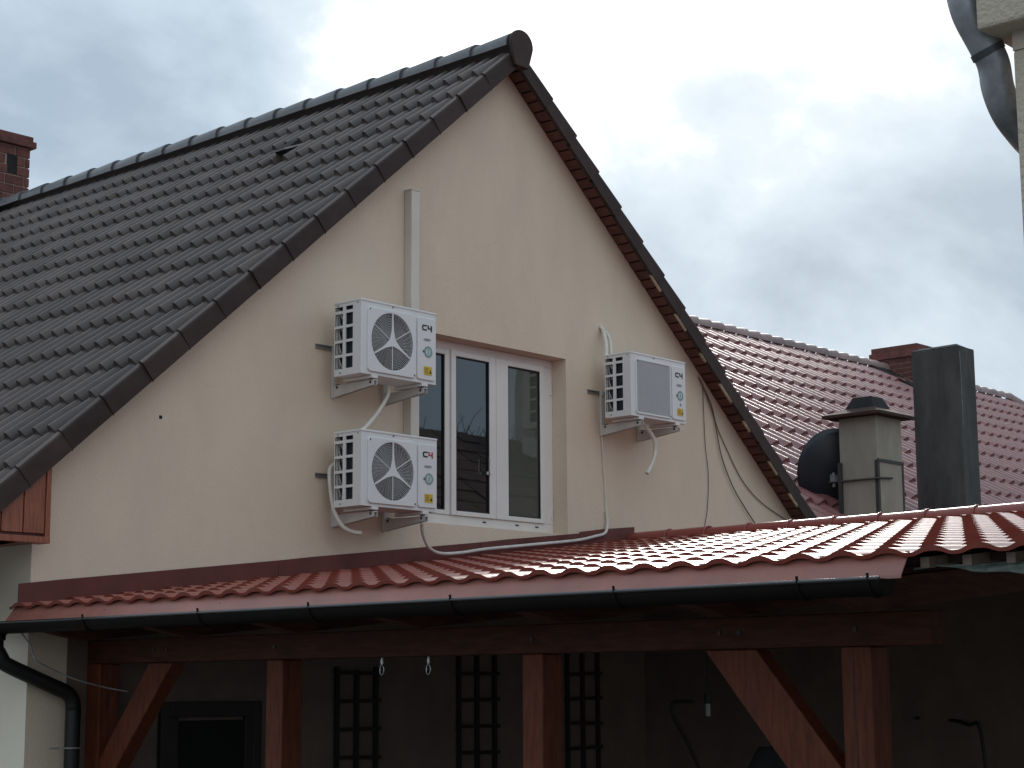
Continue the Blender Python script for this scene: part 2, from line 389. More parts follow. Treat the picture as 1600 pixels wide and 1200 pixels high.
# ridge end disc
b = MB(); pts = []
for i in range(17):
    t = R(-20)+R(220)*i/16; pts.append((AX+0.128*math.cos(t), OV-0.028, AZ-0.055+0.118*math.sin(t)))
pts += [(AX-0.075, OV-0.028, AZ-0.235), (AX+0.075, OV-0.028, AZ-0.235)]
b.prism(pts, (0, 0.03, 0)); b.build('ridge_end_disc', 'verge', roof_o, 0.006)
# vent tile with hood on the slope
b = MB(); hx, hy = -0.90, 1.53
Mv = frame((hx, hy, ZP-T*(AX-hx)), (0, 1, 0), (-CT, 0, -ST))
b.add([(-.085, -.10, .045), (.085, -.10, .045), (.085, .12, .115), (-.085, .12, .115), (-.085, .12, .10), (.085, .12, .10), (.085, -.10, .03), (-.085, -.10, .03)],
      [(0, 1, 2, 3), (3, 2, 5, 4), (0, 3, 4, 7), (2, 1, 6, 5)]).xf(Mv)
b.build('vent_hood', 'vent_grey', roof_o)
b = MB(); b.box(-.065, .065, -.09, .09, 0.0, .092).xf(Mv); b.build('vent_throat', 'cap_dark', roof_o)

# barge board and soffit boards on both rakes
SL = (AX-XE)/CT
for sgn in (-1, 1):
    e = Vector((sgn*CT, 0, -ST)); nrm = Vector((sgn*ST, 0, CT))
    o0 = Vector((AX, OV+0.035, AZ-0.17))
    b = MB(); p0 = o0+nrm*0.004
    b.prism([p0, p0+e*SL, p0+e*SL+nrm*0.05, p0+nrm*0.05], (0, 0.022, 0)); b.build('barge_board', 'soffit_wood', house)
    sof = bpy.data.objects.new('soffit', mesh('soffit', [], [], 'soffit_wood')); 
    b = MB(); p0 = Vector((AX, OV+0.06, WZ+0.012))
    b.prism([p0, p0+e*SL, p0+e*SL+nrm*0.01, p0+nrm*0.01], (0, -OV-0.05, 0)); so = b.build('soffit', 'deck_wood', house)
    bw = 0.098; k = 0
    bb = MB(); bb.box(0, bw-0.016, 0, 0.138, -0.016, 0)
    mb_ = mesh('soffit_board', bb.v, bb.f, 'soffit_wood')
    while k*bw < SL-0.1:
        q = p0+e*(k*bw+0.02)-nrm*0.001
        M = Matrix(((e.x, 0, nrm.x, q.x), (0, 1, 0, q.y), (e.z, 0, nrm.z, q.z), (0, 0, 0, 1)))
        link('soffit_board', mb_, so, M=M); k += 1
    if sgn > 0:      # pale raw batten ends and mortar flecks showing under the right verge
        random.seed(3)
        for i in range(9):
            uu = 2.15+i*0.42+random.uniform(-.05, .05); ln = random.uniform(.10, .26)
            bb = MB(); p = Vector((AX, OV+0.006, AZ-0.236))+e*uu
            bb.prism([p, p+e*ln, p+e*(ln*.9)+nrm*0.014, p+e*0.03+nrm*0.017], (0, 0.02, 0)); bb.build('batten_edge', 'raw_wood', house)
# boxed eave (left front corner)
eb = MB(); XB0 = -4.93; YF = -0.165
def under(x): return AZ-0.26-T*abs(x-AX)
eb.prism([(XB0, YF+.02, 3.085), (-4.20, YF+.02, 3.085), (-4.20, YF+.02, under(-4.20)+.10), (XB0, YF+.02, under(XB0)+.10)], (0, 0.20, 0))
ebo = eb.build('eave_box', 'soffit_wood', house)
x = -4.225
while x > XB0+.02:
    x0 = max(x-0.137, XB0)
    b = MB(); b.prism([(x0, YF, 3.10), (x, YF, 3.10), (x, YF, under(x)+.10), (x0, YF, under(x0)+.10)], (0, 0.018, 0))
    b.build('cladding_board', 'box_wood', ebo, 0.003); x = x0-0.008
b = MB(); b.box(-4.222, -4.19, YF-.008, YF+.10, 3.06, under(-4.2)+.10); b.build('corner_trim', 'box_wood', ebo, 0.003)
b = MB(); b.box(XB0, -4.19, YF-.012, YF+.10, 3.045, 3.082); b.build('bottom_trim', 'box_wood', ebo, 0.003)
b = MB(); b.box(XB0, XL-.002, YF+.02, YB, 3.052, 3.07); b.build('eave_soffit', 'box_wood', ebo)
b = MB(); b.box(XB0-.02, XB0, YF, YB, 3.04, 3.22); b.build('eave_fascia', 'soffit_wood', ebo)

# window: three lights
win = MB(); fy0, fy1 = RD-0.055, RD+0.02
panes = [(-1.03, -0.586), (-0.476, -0.109), (0.109, 0.484)]; PZ0, PZ1 = 3.507, 4.672
xs = [OX0+.001] + [v for p in panes for v in p] + [OX1-.001]
win.box(OX0+.001, OX1-.001, fy0, fy1, OZ0+.001, PZ0-0.035)
win.box(OX0+.001, OX1-.001, fy0, fy1, PZ1+0.045, OZ1-.001)
win.box(OX0+.001, panes[0][0]-.045, fy0, fy1, PZ0-.035, PZ1+.045)
win.box(panes[2][1]+.05, OX1-.001, fy0, fy1, PZ0-.035, PZ1+.045)
wo = win.build('window', 'frame_pvc', house, 0.004)
def sash(x0, x1, px0, px1, z0, z1, yo):
    b = MB(); y0, y1 = RD-0.075+yo, RD+.01
    b.box(x0, px0, y0, y1, z0, z1); b.box(px1, x1, y0, y1, z0, z1); b.box(px0, px1, y0, y1, z0, PZ0); b.box(px0, px1, y0, y1, PZ1, z1)
    b.build('sash', 'frame_pvc', wo, 0.005)
    b = MB(); t = 0.008; ya, yb = y0+.006, y0+.03
    b.box(px0, px0+t, ya, yb, PZ0, PZ1); b.box(px1-t, px1, ya, yb, PZ0, PZ1); b.box(px0+t, px1-t, ya, yb, PZ0, PZ0+t); b.box(px0+t, px1-t, ya, yb, PZ1-t, PZ1)
    b.build('gasket', 'gasket', wo)
    b = MB(); b.box(px0+.002, px1-.002, y0+.02, y0+.026, PZ0+.002, PZ1-.002); b.build('pane', 'glass_blind' if x0 > -.1 else 'glass', wo)
sash(panes[0][0]-.044, -0.533, panes[0][0], panes[0][1], PZ0-.034, PZ1+.044, 0.012)
sash(-0.529, -0.034, panes[1][0], panes[1][1], PZ0-.034, PZ1+.044, 0.0)
sash(-0.028, panes[2][1]+.049, panes[2][0], panes[2][1], PZ0-.034, PZ1+.044, 0.003)
b = MB(); b.box(-0.150, -0.128, RD-.115, RD-.076, 3.80, 3.825); b.box(-0.150, -0.128, RD-.118, RD-.10, 3.80, 3.93); b.build('window_handle', 'frame_pvc', wo, 0.004)
for xx in (-0.17, 0.20, 0.43):
    b = MB(); b.box(xx, xx+.035, fy0-.004, fy0+.01, 3.437, 3.447); b.build('drain_slot', 'gasket', wo)
b = MB(); b.box(OX1-.032, OX1-.018, fy0-.010, fy0+.01, 4.50, 4.60); b.box(OX1-.032, OX1-.018, fy0-.010, fy0+.01, 3.52, 3.60); b.build('hinge', 'frame_pvc', wo, .003)
# little hole in the plaster
b = MB(); b.box(-3.305, -3.283, -0.004, 0.01, 3.885, 3.907); b.build('wall_plug', 'cap_dark', house, .003)
# door under the carport
b = MB(); b.box(-3.267, -3.20, -.05, -.013, 0, 2.135); b.box(-2.535, -2.468, -.05, -.013, 0, 2.135); b.box(-3.20, -2.535, -.05, -.013, 2.04, 2.135)
do = b.build('door', 'door_wood', house, .004)
b = MB(); b.box(-3.20, -3.13, -.045, -.013, 0, 2.04); b.box(-2.60, -2.535, -.045, -.013, 0, 2.04); b.box(-3.13, -2.60, -.045, -.013, 0, .25); b.build('door_leaf', 'door_wood', do, .004)
b = MB(); b.box(-3.13, -2.60, -.03, -.014, .25, 2.02); b.build('door_glass', 'door_glass', do)

# ================================================================== CARPORT
carport = thing('carport', 'timber carport with glossy red metal tile roof built against the gable wall', 'carport')
XEV, ZEV, K = -4.36, 2.667, 0.1205
BT = math.atan(K); CB, SB = math.cos(BT), math.sin(BT)
XRD = 1.44; YN = -7.6
LSL = (XRD-XEV)/CB
b = MB(); zt = ZEV-0.012
b.prism([(XEV+.20, YN, zt+K*.20), (XRD, YN, zt+K*(XRD-XEV)), (XRD, YN, zt-.03+K*(XRD-XEV)), (XEV+.20, YN, zt-.03+K*.20)], (0, -YN-.015, 0))
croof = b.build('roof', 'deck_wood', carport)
WV = 0.187; GM = 0.352
def prof_met(s):
    # smooth wave: broad trough, slightly narrower crest, leaning
    t = (s+0.08*math.sin(2*math.pi*s)) % 1.0
    return (0.5-0.5*math.cos(2*math.pi*t))**1.9
mt = tile_mesh('metal_tile', WV, GM+0.002, prof_met, 16, 0.017, 0.023, 0.018, lambda s: 0.015+0.006*prof_met(s), 'red_metal', over=0.0, n2=3)
NR = int(LSL/GM)+1
tiles = []
for r in range(NR):
    for c in range(40):
        u = LSL-GM*r-GM; y = -0.05-WV*(c+1)
        uu = max(u, 0.0)
        tiles.append(frame((XRD-CB*uu, y, ZEV+K*(XRD-XEV)-SB*uu-0.004), (0, 1, 0), (-CB, 0, -SB)))
place_tiles(mt, tiles, croof, 'metal_tile')
random.seed(31)
sc_me = None
for i in range(1, 33, 2):
    b = MB(); yy = -0.05-WV*i+random.uniform(-.01, .01); xx_ = XEV+0.06+random.uniform(-.01, .02); zz_ = ZEV+K*(xx_-XEV)+0.010
    if sc_me is None:
        b.tube([(0, 0, 0), (0, 0, .008)], 0.0085, 8); sc_me = mesh('screw', b.v, b.f, 'screw', b.s)
    link('screw', sc_me, croof, M=Matrix.Translation((xx_, yy, zz_)))
# lower slope beyond the ridge
b = MB(); zr = ZEV+K*(XRD-XEV)
b.prism([(XRD, YN, zr-.012), (XRD+1.6, YN, zr-.25), (XRD+1.6, YN, zr-.28), (XRD, YN, zr-.042)], (0, -YN-.015, 0)); b.build('back_slope', 'red_metal', croof)
# ridge caps
cm = ridge_mesh(0.41, 0.078, 0.070, 'red_ridge', n=10, a=R(230))
y = -0.02-0.385
k = 0
while y > YN:
    link('ridge_cap', cm, croof, M=Matrix.Translation((XRD, y, 3.386+random.uniform(-.003, .003)))); y -= 0.385; k += 1
b = MB()
for i in range(19):
    yy = -0.02-0.385*(i+1)+0.005
    b2 = []
    for q in range(13):
        t = R(-25)+R(230)*q/12
        b2.append((XRD+0.080*math.cos(t), yy, 3.386+0.066*math.sin(t)))
    bb = MB(); bb.tube(b2, 0.007, 6); bb.build('ridge_collar', 'red_ridge', croof)
# eave apron, flashing
b = MB(); yA, yB_ = -0.06, -5.832
segs = [(-0.06, -2.26), (-2.24, -4.46), (-4.44, -5.832)]
for i, (ya, yb) in enumerate(segs):
    o = 0.0015*i
    b = MB(); b.prism([(-4.325-o, ya, 2.690), (-4.392-o, ya, 2.600), (-4.395-o, ya, 2.588), (-4.389-o, ya, 2.588), (-4.386-o, ya, 2.599), (-4.320-o, ya, 2.688)], (0, yb-ya, 0)); b.build('eave_apron', 'apron_metal', carport)
fz = lambda x: 2.818+0.1157*(x+4.283)
random.seed(5)
xx = -4.283
for i, x1 in enumerate((-2.30, -0.35, 0.79, 1.46)):
    b = MB(); dz = 0.0 if i < 3 else 0.012
    b.prism([(xx, -0.016-.003*i, fz(xx)-.115), (x1, -0.016-.003*i, fz(x1)-.115), (x1, -0.016-.003*i, fz(x1)+dz), (xx+.3, -0.016-.003*i, fz(xx+.3)+random.uniform(-.004, .006)+dz), (xx, -0.016-.003*i, fz(xx)+dz)], (0, 0.006, 0)); b.build('wall_flashing', 'flashing_metal', carport)
    b = MB(); b.prism([(xx, -0.014-.003*i, fz(xx)-.113), (x1, -0.014-.003*i, fz(x1)-.113), (x1, -0.11, fz(x1)-.122), (xx, -0.11, fz(xx)-.122)], (0, 0, 0.003)); b.build('flashing_foot', 'flashing_metal', carport)
    xx = x1-0.02
# beam, posts, braces, rafters
BX = -3.80; BZ = 2.363
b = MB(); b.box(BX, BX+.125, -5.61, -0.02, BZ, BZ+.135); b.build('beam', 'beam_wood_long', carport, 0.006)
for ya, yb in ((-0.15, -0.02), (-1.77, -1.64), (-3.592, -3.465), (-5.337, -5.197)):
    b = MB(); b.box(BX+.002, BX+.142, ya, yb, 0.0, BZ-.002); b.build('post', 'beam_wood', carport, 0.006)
b = MB(); b.prism([(BX+.004, -0.614, BZ-.004), (BX+.004, -0.826, BZ-.004), (BX+.004, -0.150, 1.56), (BX+.004, -0.150, 1.80)], (0.10, 0, 0)); b.build('brace', 'beam_wood', carport, 0.005)
b = MB(); b.prism([(BX+.004, -4.516, BZ-.004), (BX+.004, -4.781, BZ-.004), (BX+.004, -5.196, 1.86), (BX+.004, -5.196, 1.54)], (0.10, 0, 0)); b.build('brace', 'beam_wood', carport, 0.005)
zb = lambda x: 2.493+0.100*(x+3.93)
for yy in (-0.12, -1.05, -1.95, -2.85, -3.75, -4.65, -5.36):
    b = MB(); x0 = -4.176
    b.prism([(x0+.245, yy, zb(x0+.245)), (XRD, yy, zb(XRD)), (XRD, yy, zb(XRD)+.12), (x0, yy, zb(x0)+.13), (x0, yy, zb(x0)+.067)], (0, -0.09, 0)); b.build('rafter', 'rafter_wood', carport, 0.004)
for yy in (-5.86, -6.03, -6.20, -6.37, -6.54):
    b = MB(); b.prism([(-4.30, yy, 2.628), (-3.2, yy, 2.628+K*1.1), (-3.2, yy, 2.664+K*1.1), (-4.30, yy, 2.666)], (0, -.035, 0)); b.build('batten', 'batten_wood', carport)
for by_, bz_ in ((-0.66, 2.43), (-0.78, 2.43), (-4.60, 2.43), (-4.70, 2.43), (-0.085, 1.72), (-5.27, 1.72), (-1.705, 2.43), (-3.53, 2.43), (-5.27, 2.43)):
    b = MB(); b.tube([(BX+.003, by_, bz_), (BX-.006, by_, bz_)], 0.011, 6); b.build('bolt', 'iron', carport)
# inner wall under the ridge
b = MB(); b.box(1.58, 1.70, -7.5, -0.02, 0, 3.3); b.build('inner_wall', 'shaded_plaster', carport)

# gutter
gutter = thing('rain_gutter', 'black half round gutter running along the carport eave', 'gutter', (-4.44, 0.2, 2.52))
GC = Vector((-4.447, 0, 2.585)); gr = 0.056
b = MB(); v = []; n = 12
for y in (0.45, -5.805):
    for i in range(n+1):
        t = math.pi+math.pi*i/n; v.append((GC.x+gr*math.cos(t), y, GC.z+gr*math.sin(t)*1.1))
b.add(v, [(i, i+1, n+2+i, n+1+i) for i in range(n)], True)
v2 = [((x-GC.x)*.93+GC.x, y, (z-GC.z)*.93+GC.z) for x, y, z in v]; b.add(v2, [(n+1+i, n+2+i, i+1, i) for i in range(n)], True)
b.add(v[n+1:]+[], [tuple(range(n+1))])
b.v = [(p[0]+4.44, p[1]-.2, p[2]-2.52) for p in b.v]
b.build('trough', 'gutter_black', gutter)
b = MB(); b.tube([(GC.x-gr, 0.45, GC.z), (GC.x-gr, -5.805, GC.z)], 0.008, 10); b.v = [(p[0]+4.44, p[1]-.2, p[2]-2.52) for p in b.v]; b.build('bead', 'gutter_bead', gutter)
for yy in (-0.12, -0.97, -1.94, -2.76, -3.68, -4.59, -5.46, -5.76):
    b = MB(); pts = []
    for i in range(13):
        t = math.pi*0.97+math.pi*1.03*i/12; pts.append((GC.x+(gr+.004)*math.cos(t)+4.44, yy-.2, GC.z+(gr+.004)*1.1*math.sin(t)-2.52))
    pts.insert(0, (GC.x-gr-.006+4.44, yy-.2, GC.z+.022-2.52)); pts.append((GC.x+gr+.03+4.44, yy-.2, GC.z+.05-2.52))
    b.tube(pts, 0.0058, 6); b.build('bracket', 'gutter_black', gutter)
dp = thing('downpipe', 'black downpipe with two bends dropping from the carport gutter', 'downpipe', (-3.98, -0.1, 0))
pth = smooth_path([(-4.447, -0.06, 2.535), (-4.447, -0.06, 2.46), (-4.43, -0.062, 2.395), (-4.36, -0.075, 2.345), (-4.10, -0.11, 2.235), (-3.99, -0.12, 2.185), (-3.955, -0.12, 2.10), (-3.955, -0.12, 1.9), (-3.955, -0.12, 0.05)], 6)
b = MB(); b.tube(pth, 0.044, 14); b.tube([(-4.447, -.06, 2.555), (-4.447, -.06, 2.49)], 0.054, 14); b.tube([(-4.44, -.06, 2.425), (-4.41, -.065, 2.375)], 0.050, 14)
b.v = [(p[0]+3.98, p[1]+.1, p[2]) for p in b.v]; b.build('pipe', 'pipe_black', dp)
b = MB(); b.tube([(0.025+0.052*math.cos(t), -.02+0.052*math.sin(t), 1.88) for t in [i*math.pi/8 for i in range(17)]], 0.006, 6); b.tube([(-.06, -.02, 1.88), (-.11, .0, 1.88)], .005, 6); b.build('pipe_clip', 'galvanised', dp)
# tarp rolled under the front edge
b = MB(); v = []; random.seed(9); nx, ny = 60, 8
for i in range(nx+1):
    yy = -5.80-1.6*i/nx
    w0 = min(1.0, max(0.12, (i-6)/16.0))
    fold = 0.010*math.sin(i*0.9)+0.007*math.sin(i*2.3+1)+0.006*math.sin(i*4.1)
    for j in range(ny+1):
        q = j/ny
        v.append((-4.245-0.03*q*w0+fold*q*1.3+0.012*math.sin(q*7+i*.55)*w0, yy+0.01*math.sin(i*1.7)*q, 2.634+0.010*i/nx-0.085*q*w0+0.010*math.sin(i*.5)*q))
f = [(i*(ny+1)+j, (i+1)*(ny+1)+j, (i+1)*(ny+1)+j+1, i*(ny+1)+j+1) for i in range(nx) for j in range(ny)]
b.add(v, f, True); o = b.build('tarpaulin', 'tarp'); sm = o.modifiers.new('solid', 'SOLIDIFY'); sm.thickness = 0.004
tag(o, 'crumpled dark green membrane poking out under the front of the red roof', 'tarpaulin')

# ================================================================== AIR CONDITIONERS
AW, AH, AD = 0.720, 0.495, 0.262
def rrect(x0, x1, z0, z1, r, n=5):
    p = []
    for cx_, cz_, a0 in ((x1-r, z1-r, 0), (x0+r, z1-r, 90), (x0+r, z0+r, 180), (x1-r, z0+r, 270)):
        for i in range(n+1):
            t = R(a0+90*i/n); p.append((cx_+r*math.cos(t), cz_+r*math.sin(t)))
    return p
def resample(loop, c, angles):
    res = []
    for a in angles:
        d = (math.cos(a), math.sin(a)); best = None
        for i in range(len(loop)):
            p, q = loop[i], loop[(i+1) % len(loop)]
            ex, ez = q[0]-p[0], q[1]-p[1]; den = d[0]*ez-d[1]*ex
            if abs(den) < 1e-12: continue
            t = ((p[0]-c[0])*ez-(p[1]-c[1])*ex)/den; s = ((p[0]-c[0])*d[1]-(p[1]-c[1])*d[0])/den
            if t > 0 and -1e-6 <= s <= 1+1e-6 and (best is None or t < best): best = t
        res.append((c[0]+d[0]*best, c[1]+d[1]*best))
    return res
def slab(b, loop, y0, y1, hole=None):
    # plate facing -y between y0 (front) and y1 ; loop and optional hole (same count) in x,z
    n = len(loop)
    if hole is None:
        b.prism([(x, y0, z) for x, z in loop], (0, y1-y0, 0)); return
    A = [(x, y0, z) for x, z in loop]; H = [(x, y0, z) for x, z in hole]; A2 = [(x, y1, z) for x, z in loop]; H2 = [(x, y1, z) for x, z in hole]
    f = []
    for i in range(n):
        j = (i+1) % n
        f += [(i, n+i, n+j, j), (i, j, 2*n+j, 2*n+i), (n+i, 3*n+i, 3*n+j, n+j)]
    b.add(A+H+A2+H2, f)
def flat_poly(b, loop, y0, t=0.0015): slab(b, loop, y0, y0+t)
def make_ac(loc, label, square, red):
    t = thing('air_conditioner', label, 'air conditioner', loc, 'outdoor air conditioner units on the gable wall')
    cc = (0.285, 0.245); fr = 0.200
    # casing: front plate with fan hole, right, back, top, bottom
    corners = [math.atan2(z-cc[1], x-cc[0]) for x, z in ((AW, AH), (0, AH), (0, 0), (AW, 0))]
    ang = sorted([2*math.pi*i/56-math.pi for i in range(56)]+corners)
    rect = [(AW, AH), (0, AH), (0, 0), (AW, 0)]
    b = MB()
    slab(b, resample(rect, cc, ang), 0, 0.012, [(cc[0]+fr*math.cos(a), cc[1]+fr*math.sin(a)) for a in ang])
    b.box(AW-.01, AW, 0.0125, AD, 0, AH); b.box(0.001, AW-.01, AD-.01, AD-.001, 0.002, AH-.002); b.box(0.001, AW-.011, 0.013, AD-.011, 0.001, 0.014)
    b.build('casing', 'ac_white', t, 0.0)
    b = MB(); b.box(-.004, AW+.004, -.005, AD+.002, AH, AH+.016); b.build('top_cover', 'ac_white', t, 0.005)
    # left side grille
    b = MB(); ys = [(0, 0.078), (0.150, 0.178), (0.252, AD-.001)]
    zs_top = [AH-0.012, AH-0.045, AH-0.066, AH-0.150, AH-0.166, AH-0.250, AH-0.266, AH-0.350, AH-0.366, AH-0.450]
    for y0, y1 in ys: b.box(0, 0.008, max(y0, .0125), y1, 0.0, AH-.0005)
    rails = [(AH-0.020, AH-.0005), (AH-0.068, AH-0.048), (AH-0.168, AH-0.150), (AH-0.268, AH-0.250), (AH-0.368, AH-0.350), (0.0, AH-0.448)]
    for z0, z1 in rails:
        b.box(0.0005, 0.0075, 0.078, 0.150, z0, z1); b.box(0.0005, 0.0075, 0.178, 0.252, z0, z1)
    b.build('side_grille', 'ac_white', t, 0.0)
    b = MB(); b.box(0.028, 0.05, 0.07, AD-.011, 0.014, AH-.001); b.build('coil', 'ac_coil', t)
    b = MB()
    for i in range(5):
        z = 0.09+i*0.085
        b.tube([(0.02, 0.20, z-.035), (0.014, 0.215, z), (0.02, 0.235, z+.035)], 0.006, 6)
    b.tube([(0.019, 0.228, 0.03), (0.019, 0.232, 0.46)], 0.005, 6); b.build('coil_tubes', 'ac_tube', t)
    # fan well
    b = MB(); nn = 32; v = []
    for y in (0.006, 0.085):
        for i in range(nn): a = 2*math.pi*i/nn; v.append((cc[0]+fr*1.004*math.cos(a), y, cc[1]+fr*1.004*math.sin(a)))
    b.add(v, [(i, (i+1) % nn, nn+(i+1) % nn, nn+i) for i in range(nn)], True); b.add(v[nn:], [tuple(range(nn))]); b.build('fan_well', 'ac_dark', t)
    b = MB()
    for kb in range(3):
        a0 = R(20+120*kb); v = []
        for i in range(7):
            for j in range(5):
                a = a0+R(86)*i/6; rr = 0.04+0.150*j/4
                v.append((cc[0]+rr*math.cos(a), 0.030+0.040*i/6, cc[1]+rr*math.sin(a)))
        b.add(v, [(i*5+j, i*5+j+1, (i+1)*5+j+1, (i+1)*5+j) for i in range(6) for j in range(4)], True)
    b.tube([(cc[0], 0.025, cc[1]), (cc[0], 0.08, cc[1])], 0.045, 20); b.build('fan', 'ac_blade', t)
    # raised front panel round the fan
    pl = rrect(0.058, 0.512, 0.020, 0.462, 0.028)
    ang2 = sorted([2*math.pi*i/64-math.pi for i in range(64)]+[math.atan2(z-cc[1], x-cc[0]) for x, z in pl])
    b = MB()
    if not square:
        slab(b, resample(pl, cc, ang2), -0.014, -0.0005, [(cc[0]+fr*0.985*math.cos(a), cc[1]+fr*0.985*math.sin(a)) for a in ang2])
        b.build('front_panel', 'ac_white', t, 0.004)
        b = MB()
        for k in range(16):
            rr = 0.030+0.167*k/15
            b.tube([(cc[0]+rr*math.cos(a), -0.010+0.0, cc[1]+rr*math.sin(a)) for a in [2*math.pi*i/36 for i in range(37)]], 0.0023, 5, False)
        for k in range(36):
            a = 2*math.pi*k/36+0.05; sw = 0.30
            b.tube([(cc[0]+rr*math.cos(a+sw*(rr-.03)/.167), -0.0075, cc[1]+rr*math.sin(a+sw*(rr-.03)/.167)) for rr in (0.05, 0.10, 0.15, 0.197)], 0.0020, 4, False)
        b.build('fan_grille', 'ac_grille', t)
        # three-pointed star brace with thin opposite ribs
        b = MB(); star = []
        for k in range(6):
            a = R(90+60*k)
            if k % 2 == 0:
                for s in (-1, 1) : pass
                w_ = 0.0035; R_ = fr*0.985
                dx, dz = math.cos(a), math.sin(a); nx_, nz_ = -dz, dx
                for (rr, ww) in ((0.075, 0.010), (0.12, 0.0065), (R_, 0.0045)): star.append((k, rr, -ww))
                for (rr, ww) in ((R_, 0.0045), (0.12, 0.0065), (0.075, 0.010)): star.append((k, rr, ww))
            else: star.append((k, 0.030, 0))
        lp = []
        for k, rr, ww in star:
            a = R(90+60*k); lp.append((cc[0]+rr*math.cos(a)-ww*math.sin(a), cc[1]+rr*math.sin(a)+ww*math.cos(a)))
        slab(b, lp, -0.017, -0.011)
        for k in (1, 3, 5):
            a = R(90+60*k); b.tube([(cc[0]+0.02*math.cos(a), -.012, cc[1]+.02*math.sin(a)), (cc[0]+fr*.98*math.cos(a), -.012, cc[1]+fr*.98*math.sin(a))], 0.0035, 5)
        b.build('grille_star', 'ac_white', t)
    else:
        slab(b, resample(pl, cc, ang2), -0.012, -0.0005, resample(rrect(0.070, 0.500, 0.034, 0.448, 0.02), cc, ang2)); b.build('front_panel', 'ac_white', t, 0.003)
        b = MB()
        for k in range(46): x = 0.071+0.428*k/45; b.box(x-.0021, x+.0021, -0.0085, -0.0035, 0.035, 0.447)
        for k in range(44): z = 0.036+0.410*k/43; b.box(0.0711, 0.4989, -0.0065, -0.0030, z-.0020, z+.0020)
        b.build('mesh_grille', 'ac_mesh', t)
    # service panel on the right
    b = MB(); slab(b, rrect(0.530, 0.708, 0.022, 0.462, 0.020), -0.011, -0.0005); b.build('service_panel', 'ac_white', t, 0.005)
    yL = -0.0135
    # lettering CH
    lx, lz, lh = 0.572, 0.370, 0.040
    b = MB(); flat_poly(b, [(lx+.046, lz+lh), (lx+.008, lz+lh), (lx, lz+lh-.008), (lx, lz+.008), (lx+.008, lz), (lx+.046, lz), (lx+.046, lz+.010), (lx+.012, lz+.010), (lx+.012, lz+lh-.010), (lx+.046, lz+lh-.010)], yL); b.build('letter_c', 'logo_black', t)
    hx_ = lx+.054
    b = MB(); flat_poly(b, [(hx_, lz+lh), (hx_+.012, lz+lh), (hx_+.012, lz+lh*.55), (hx_+.030, lz+lh*.55), (hx_+.030, lz+lh*.30), (hx_+.006, lz+lh*.30), (hx_, lz+lh*.42)], yL); b.build('letter_h', 'logo_red' if red else 'logo_black', t)
    b = MB(); flat_poly(b, [(hx_+.0305, lz+lh), (hx_+.043, lz+lh), (hx_+.043, lz-.006), (hx_+.0305, lz)], yL); b.build('letter_h', 'logo_red' if red else 'logo_black', t)
    ell = lambda cx_, cz_, rx, rz, n=24: [(cx_+rx*math.cos(2*math.pi*i/n), cz_+rz*math.sin(2*math.pi*i/n)) for i in range(n)]
    b = MB(); slab(b, ell(0.622, 0.307, 0.036, 0.009), yL-.0005, yL+.0012, ell(0.622, 0.307, 0.030, 0.005)); b.box(0.600, 0.640, yL, yL+.001, 0.305, 0.309); b.build('badge', 'badge_grey', t)
    b = MB(); slab(b, ell(0.632, 0.222, 0.040, 0.040), yL-.0005, yL+.0012, ell(0.632, 0.222, 0.026, 0.026)); b.build('round_sticker', 'sticker_teal', t)
    b = MB(); flat_poly(b, ell(0.632, 0.222, 0.0255, 0.0255), yL); b.build('sticker_centre', 'sticker_pale', t)
    b = MB(); b.add([(0.624, yL-.0008, 0.206), (0.634, yL-.0008, 0.204), (0.642, yL-.0008, 0.238), (0.630, yL-.0008, 0.240)], [(0, 1, 2, 3)]); b.build('sticker_mark', 'sticker_teal', t)
    b = MB(); b.box(0.578, 0.592, yL-.004, yL, 0.214, 0.229); b.build('plug', 'screw', t, .002)
    b = MB(); flat_poly(b, [(0.590, 0.058), (0.668, 0.058), (0.668, 0.118), (0.590, 0.118)], yL); b.build('warning_label', 'sticker_yellow', t)
    b = MB(); b.add([(0.640, yL-.0008, 0.070), (0.664, yL-.0008, 0.070), (0.652, yL-.0008, 0.098)], [(0, 1, 2)])
    for k in range(4): b.add([(0.596, yL-.0008, 0.070+.011*k), (0.632, yL-.0008, 0.070+.011*k), (0.632, yL-.0008, 0.073+.011*k), (0.596, yL-.0008, 0.073+.011*k)], [(0, 1, 2, 3)])
    b.build('warning_print', 'logo_black', t)
    if square:
        b = MB(); b.add([(0.624, yL-.0008, 0.140), (0.646, yL-.0008, 0.140), (0.635, yL-.0008, 0.166)], [(0, 1, 2)]); b.build('triangle_mark', 'screw', t)
    for sx, sz, sy in ((0.072, 0.446, -.015), (0.496, 0.040, -.015), (0.30, AH-.006, -.002)):
        b = MB(); b.tube([(sx, sy-.002, sz), (sx, sy+.002, sz)], 0.006, 8); b.build('screw', 'screw', t)
    for sy, sz in ((0.03, AH-.010), (0.225, AH-.010), (0.20, 0.02)):
        b = MB(); b.tube([(-.003, sy, sz), (.001, sy, sz)], 0.005, 8); b.build('screw', 'screw', t)
    for fx in (0.10, 0.58):
        b = MB(); b.box(fx, fx+.06, -.004, AD+.012, -.022, -.0005); b.build('foot', 'ac_white', t, .003)
    return t
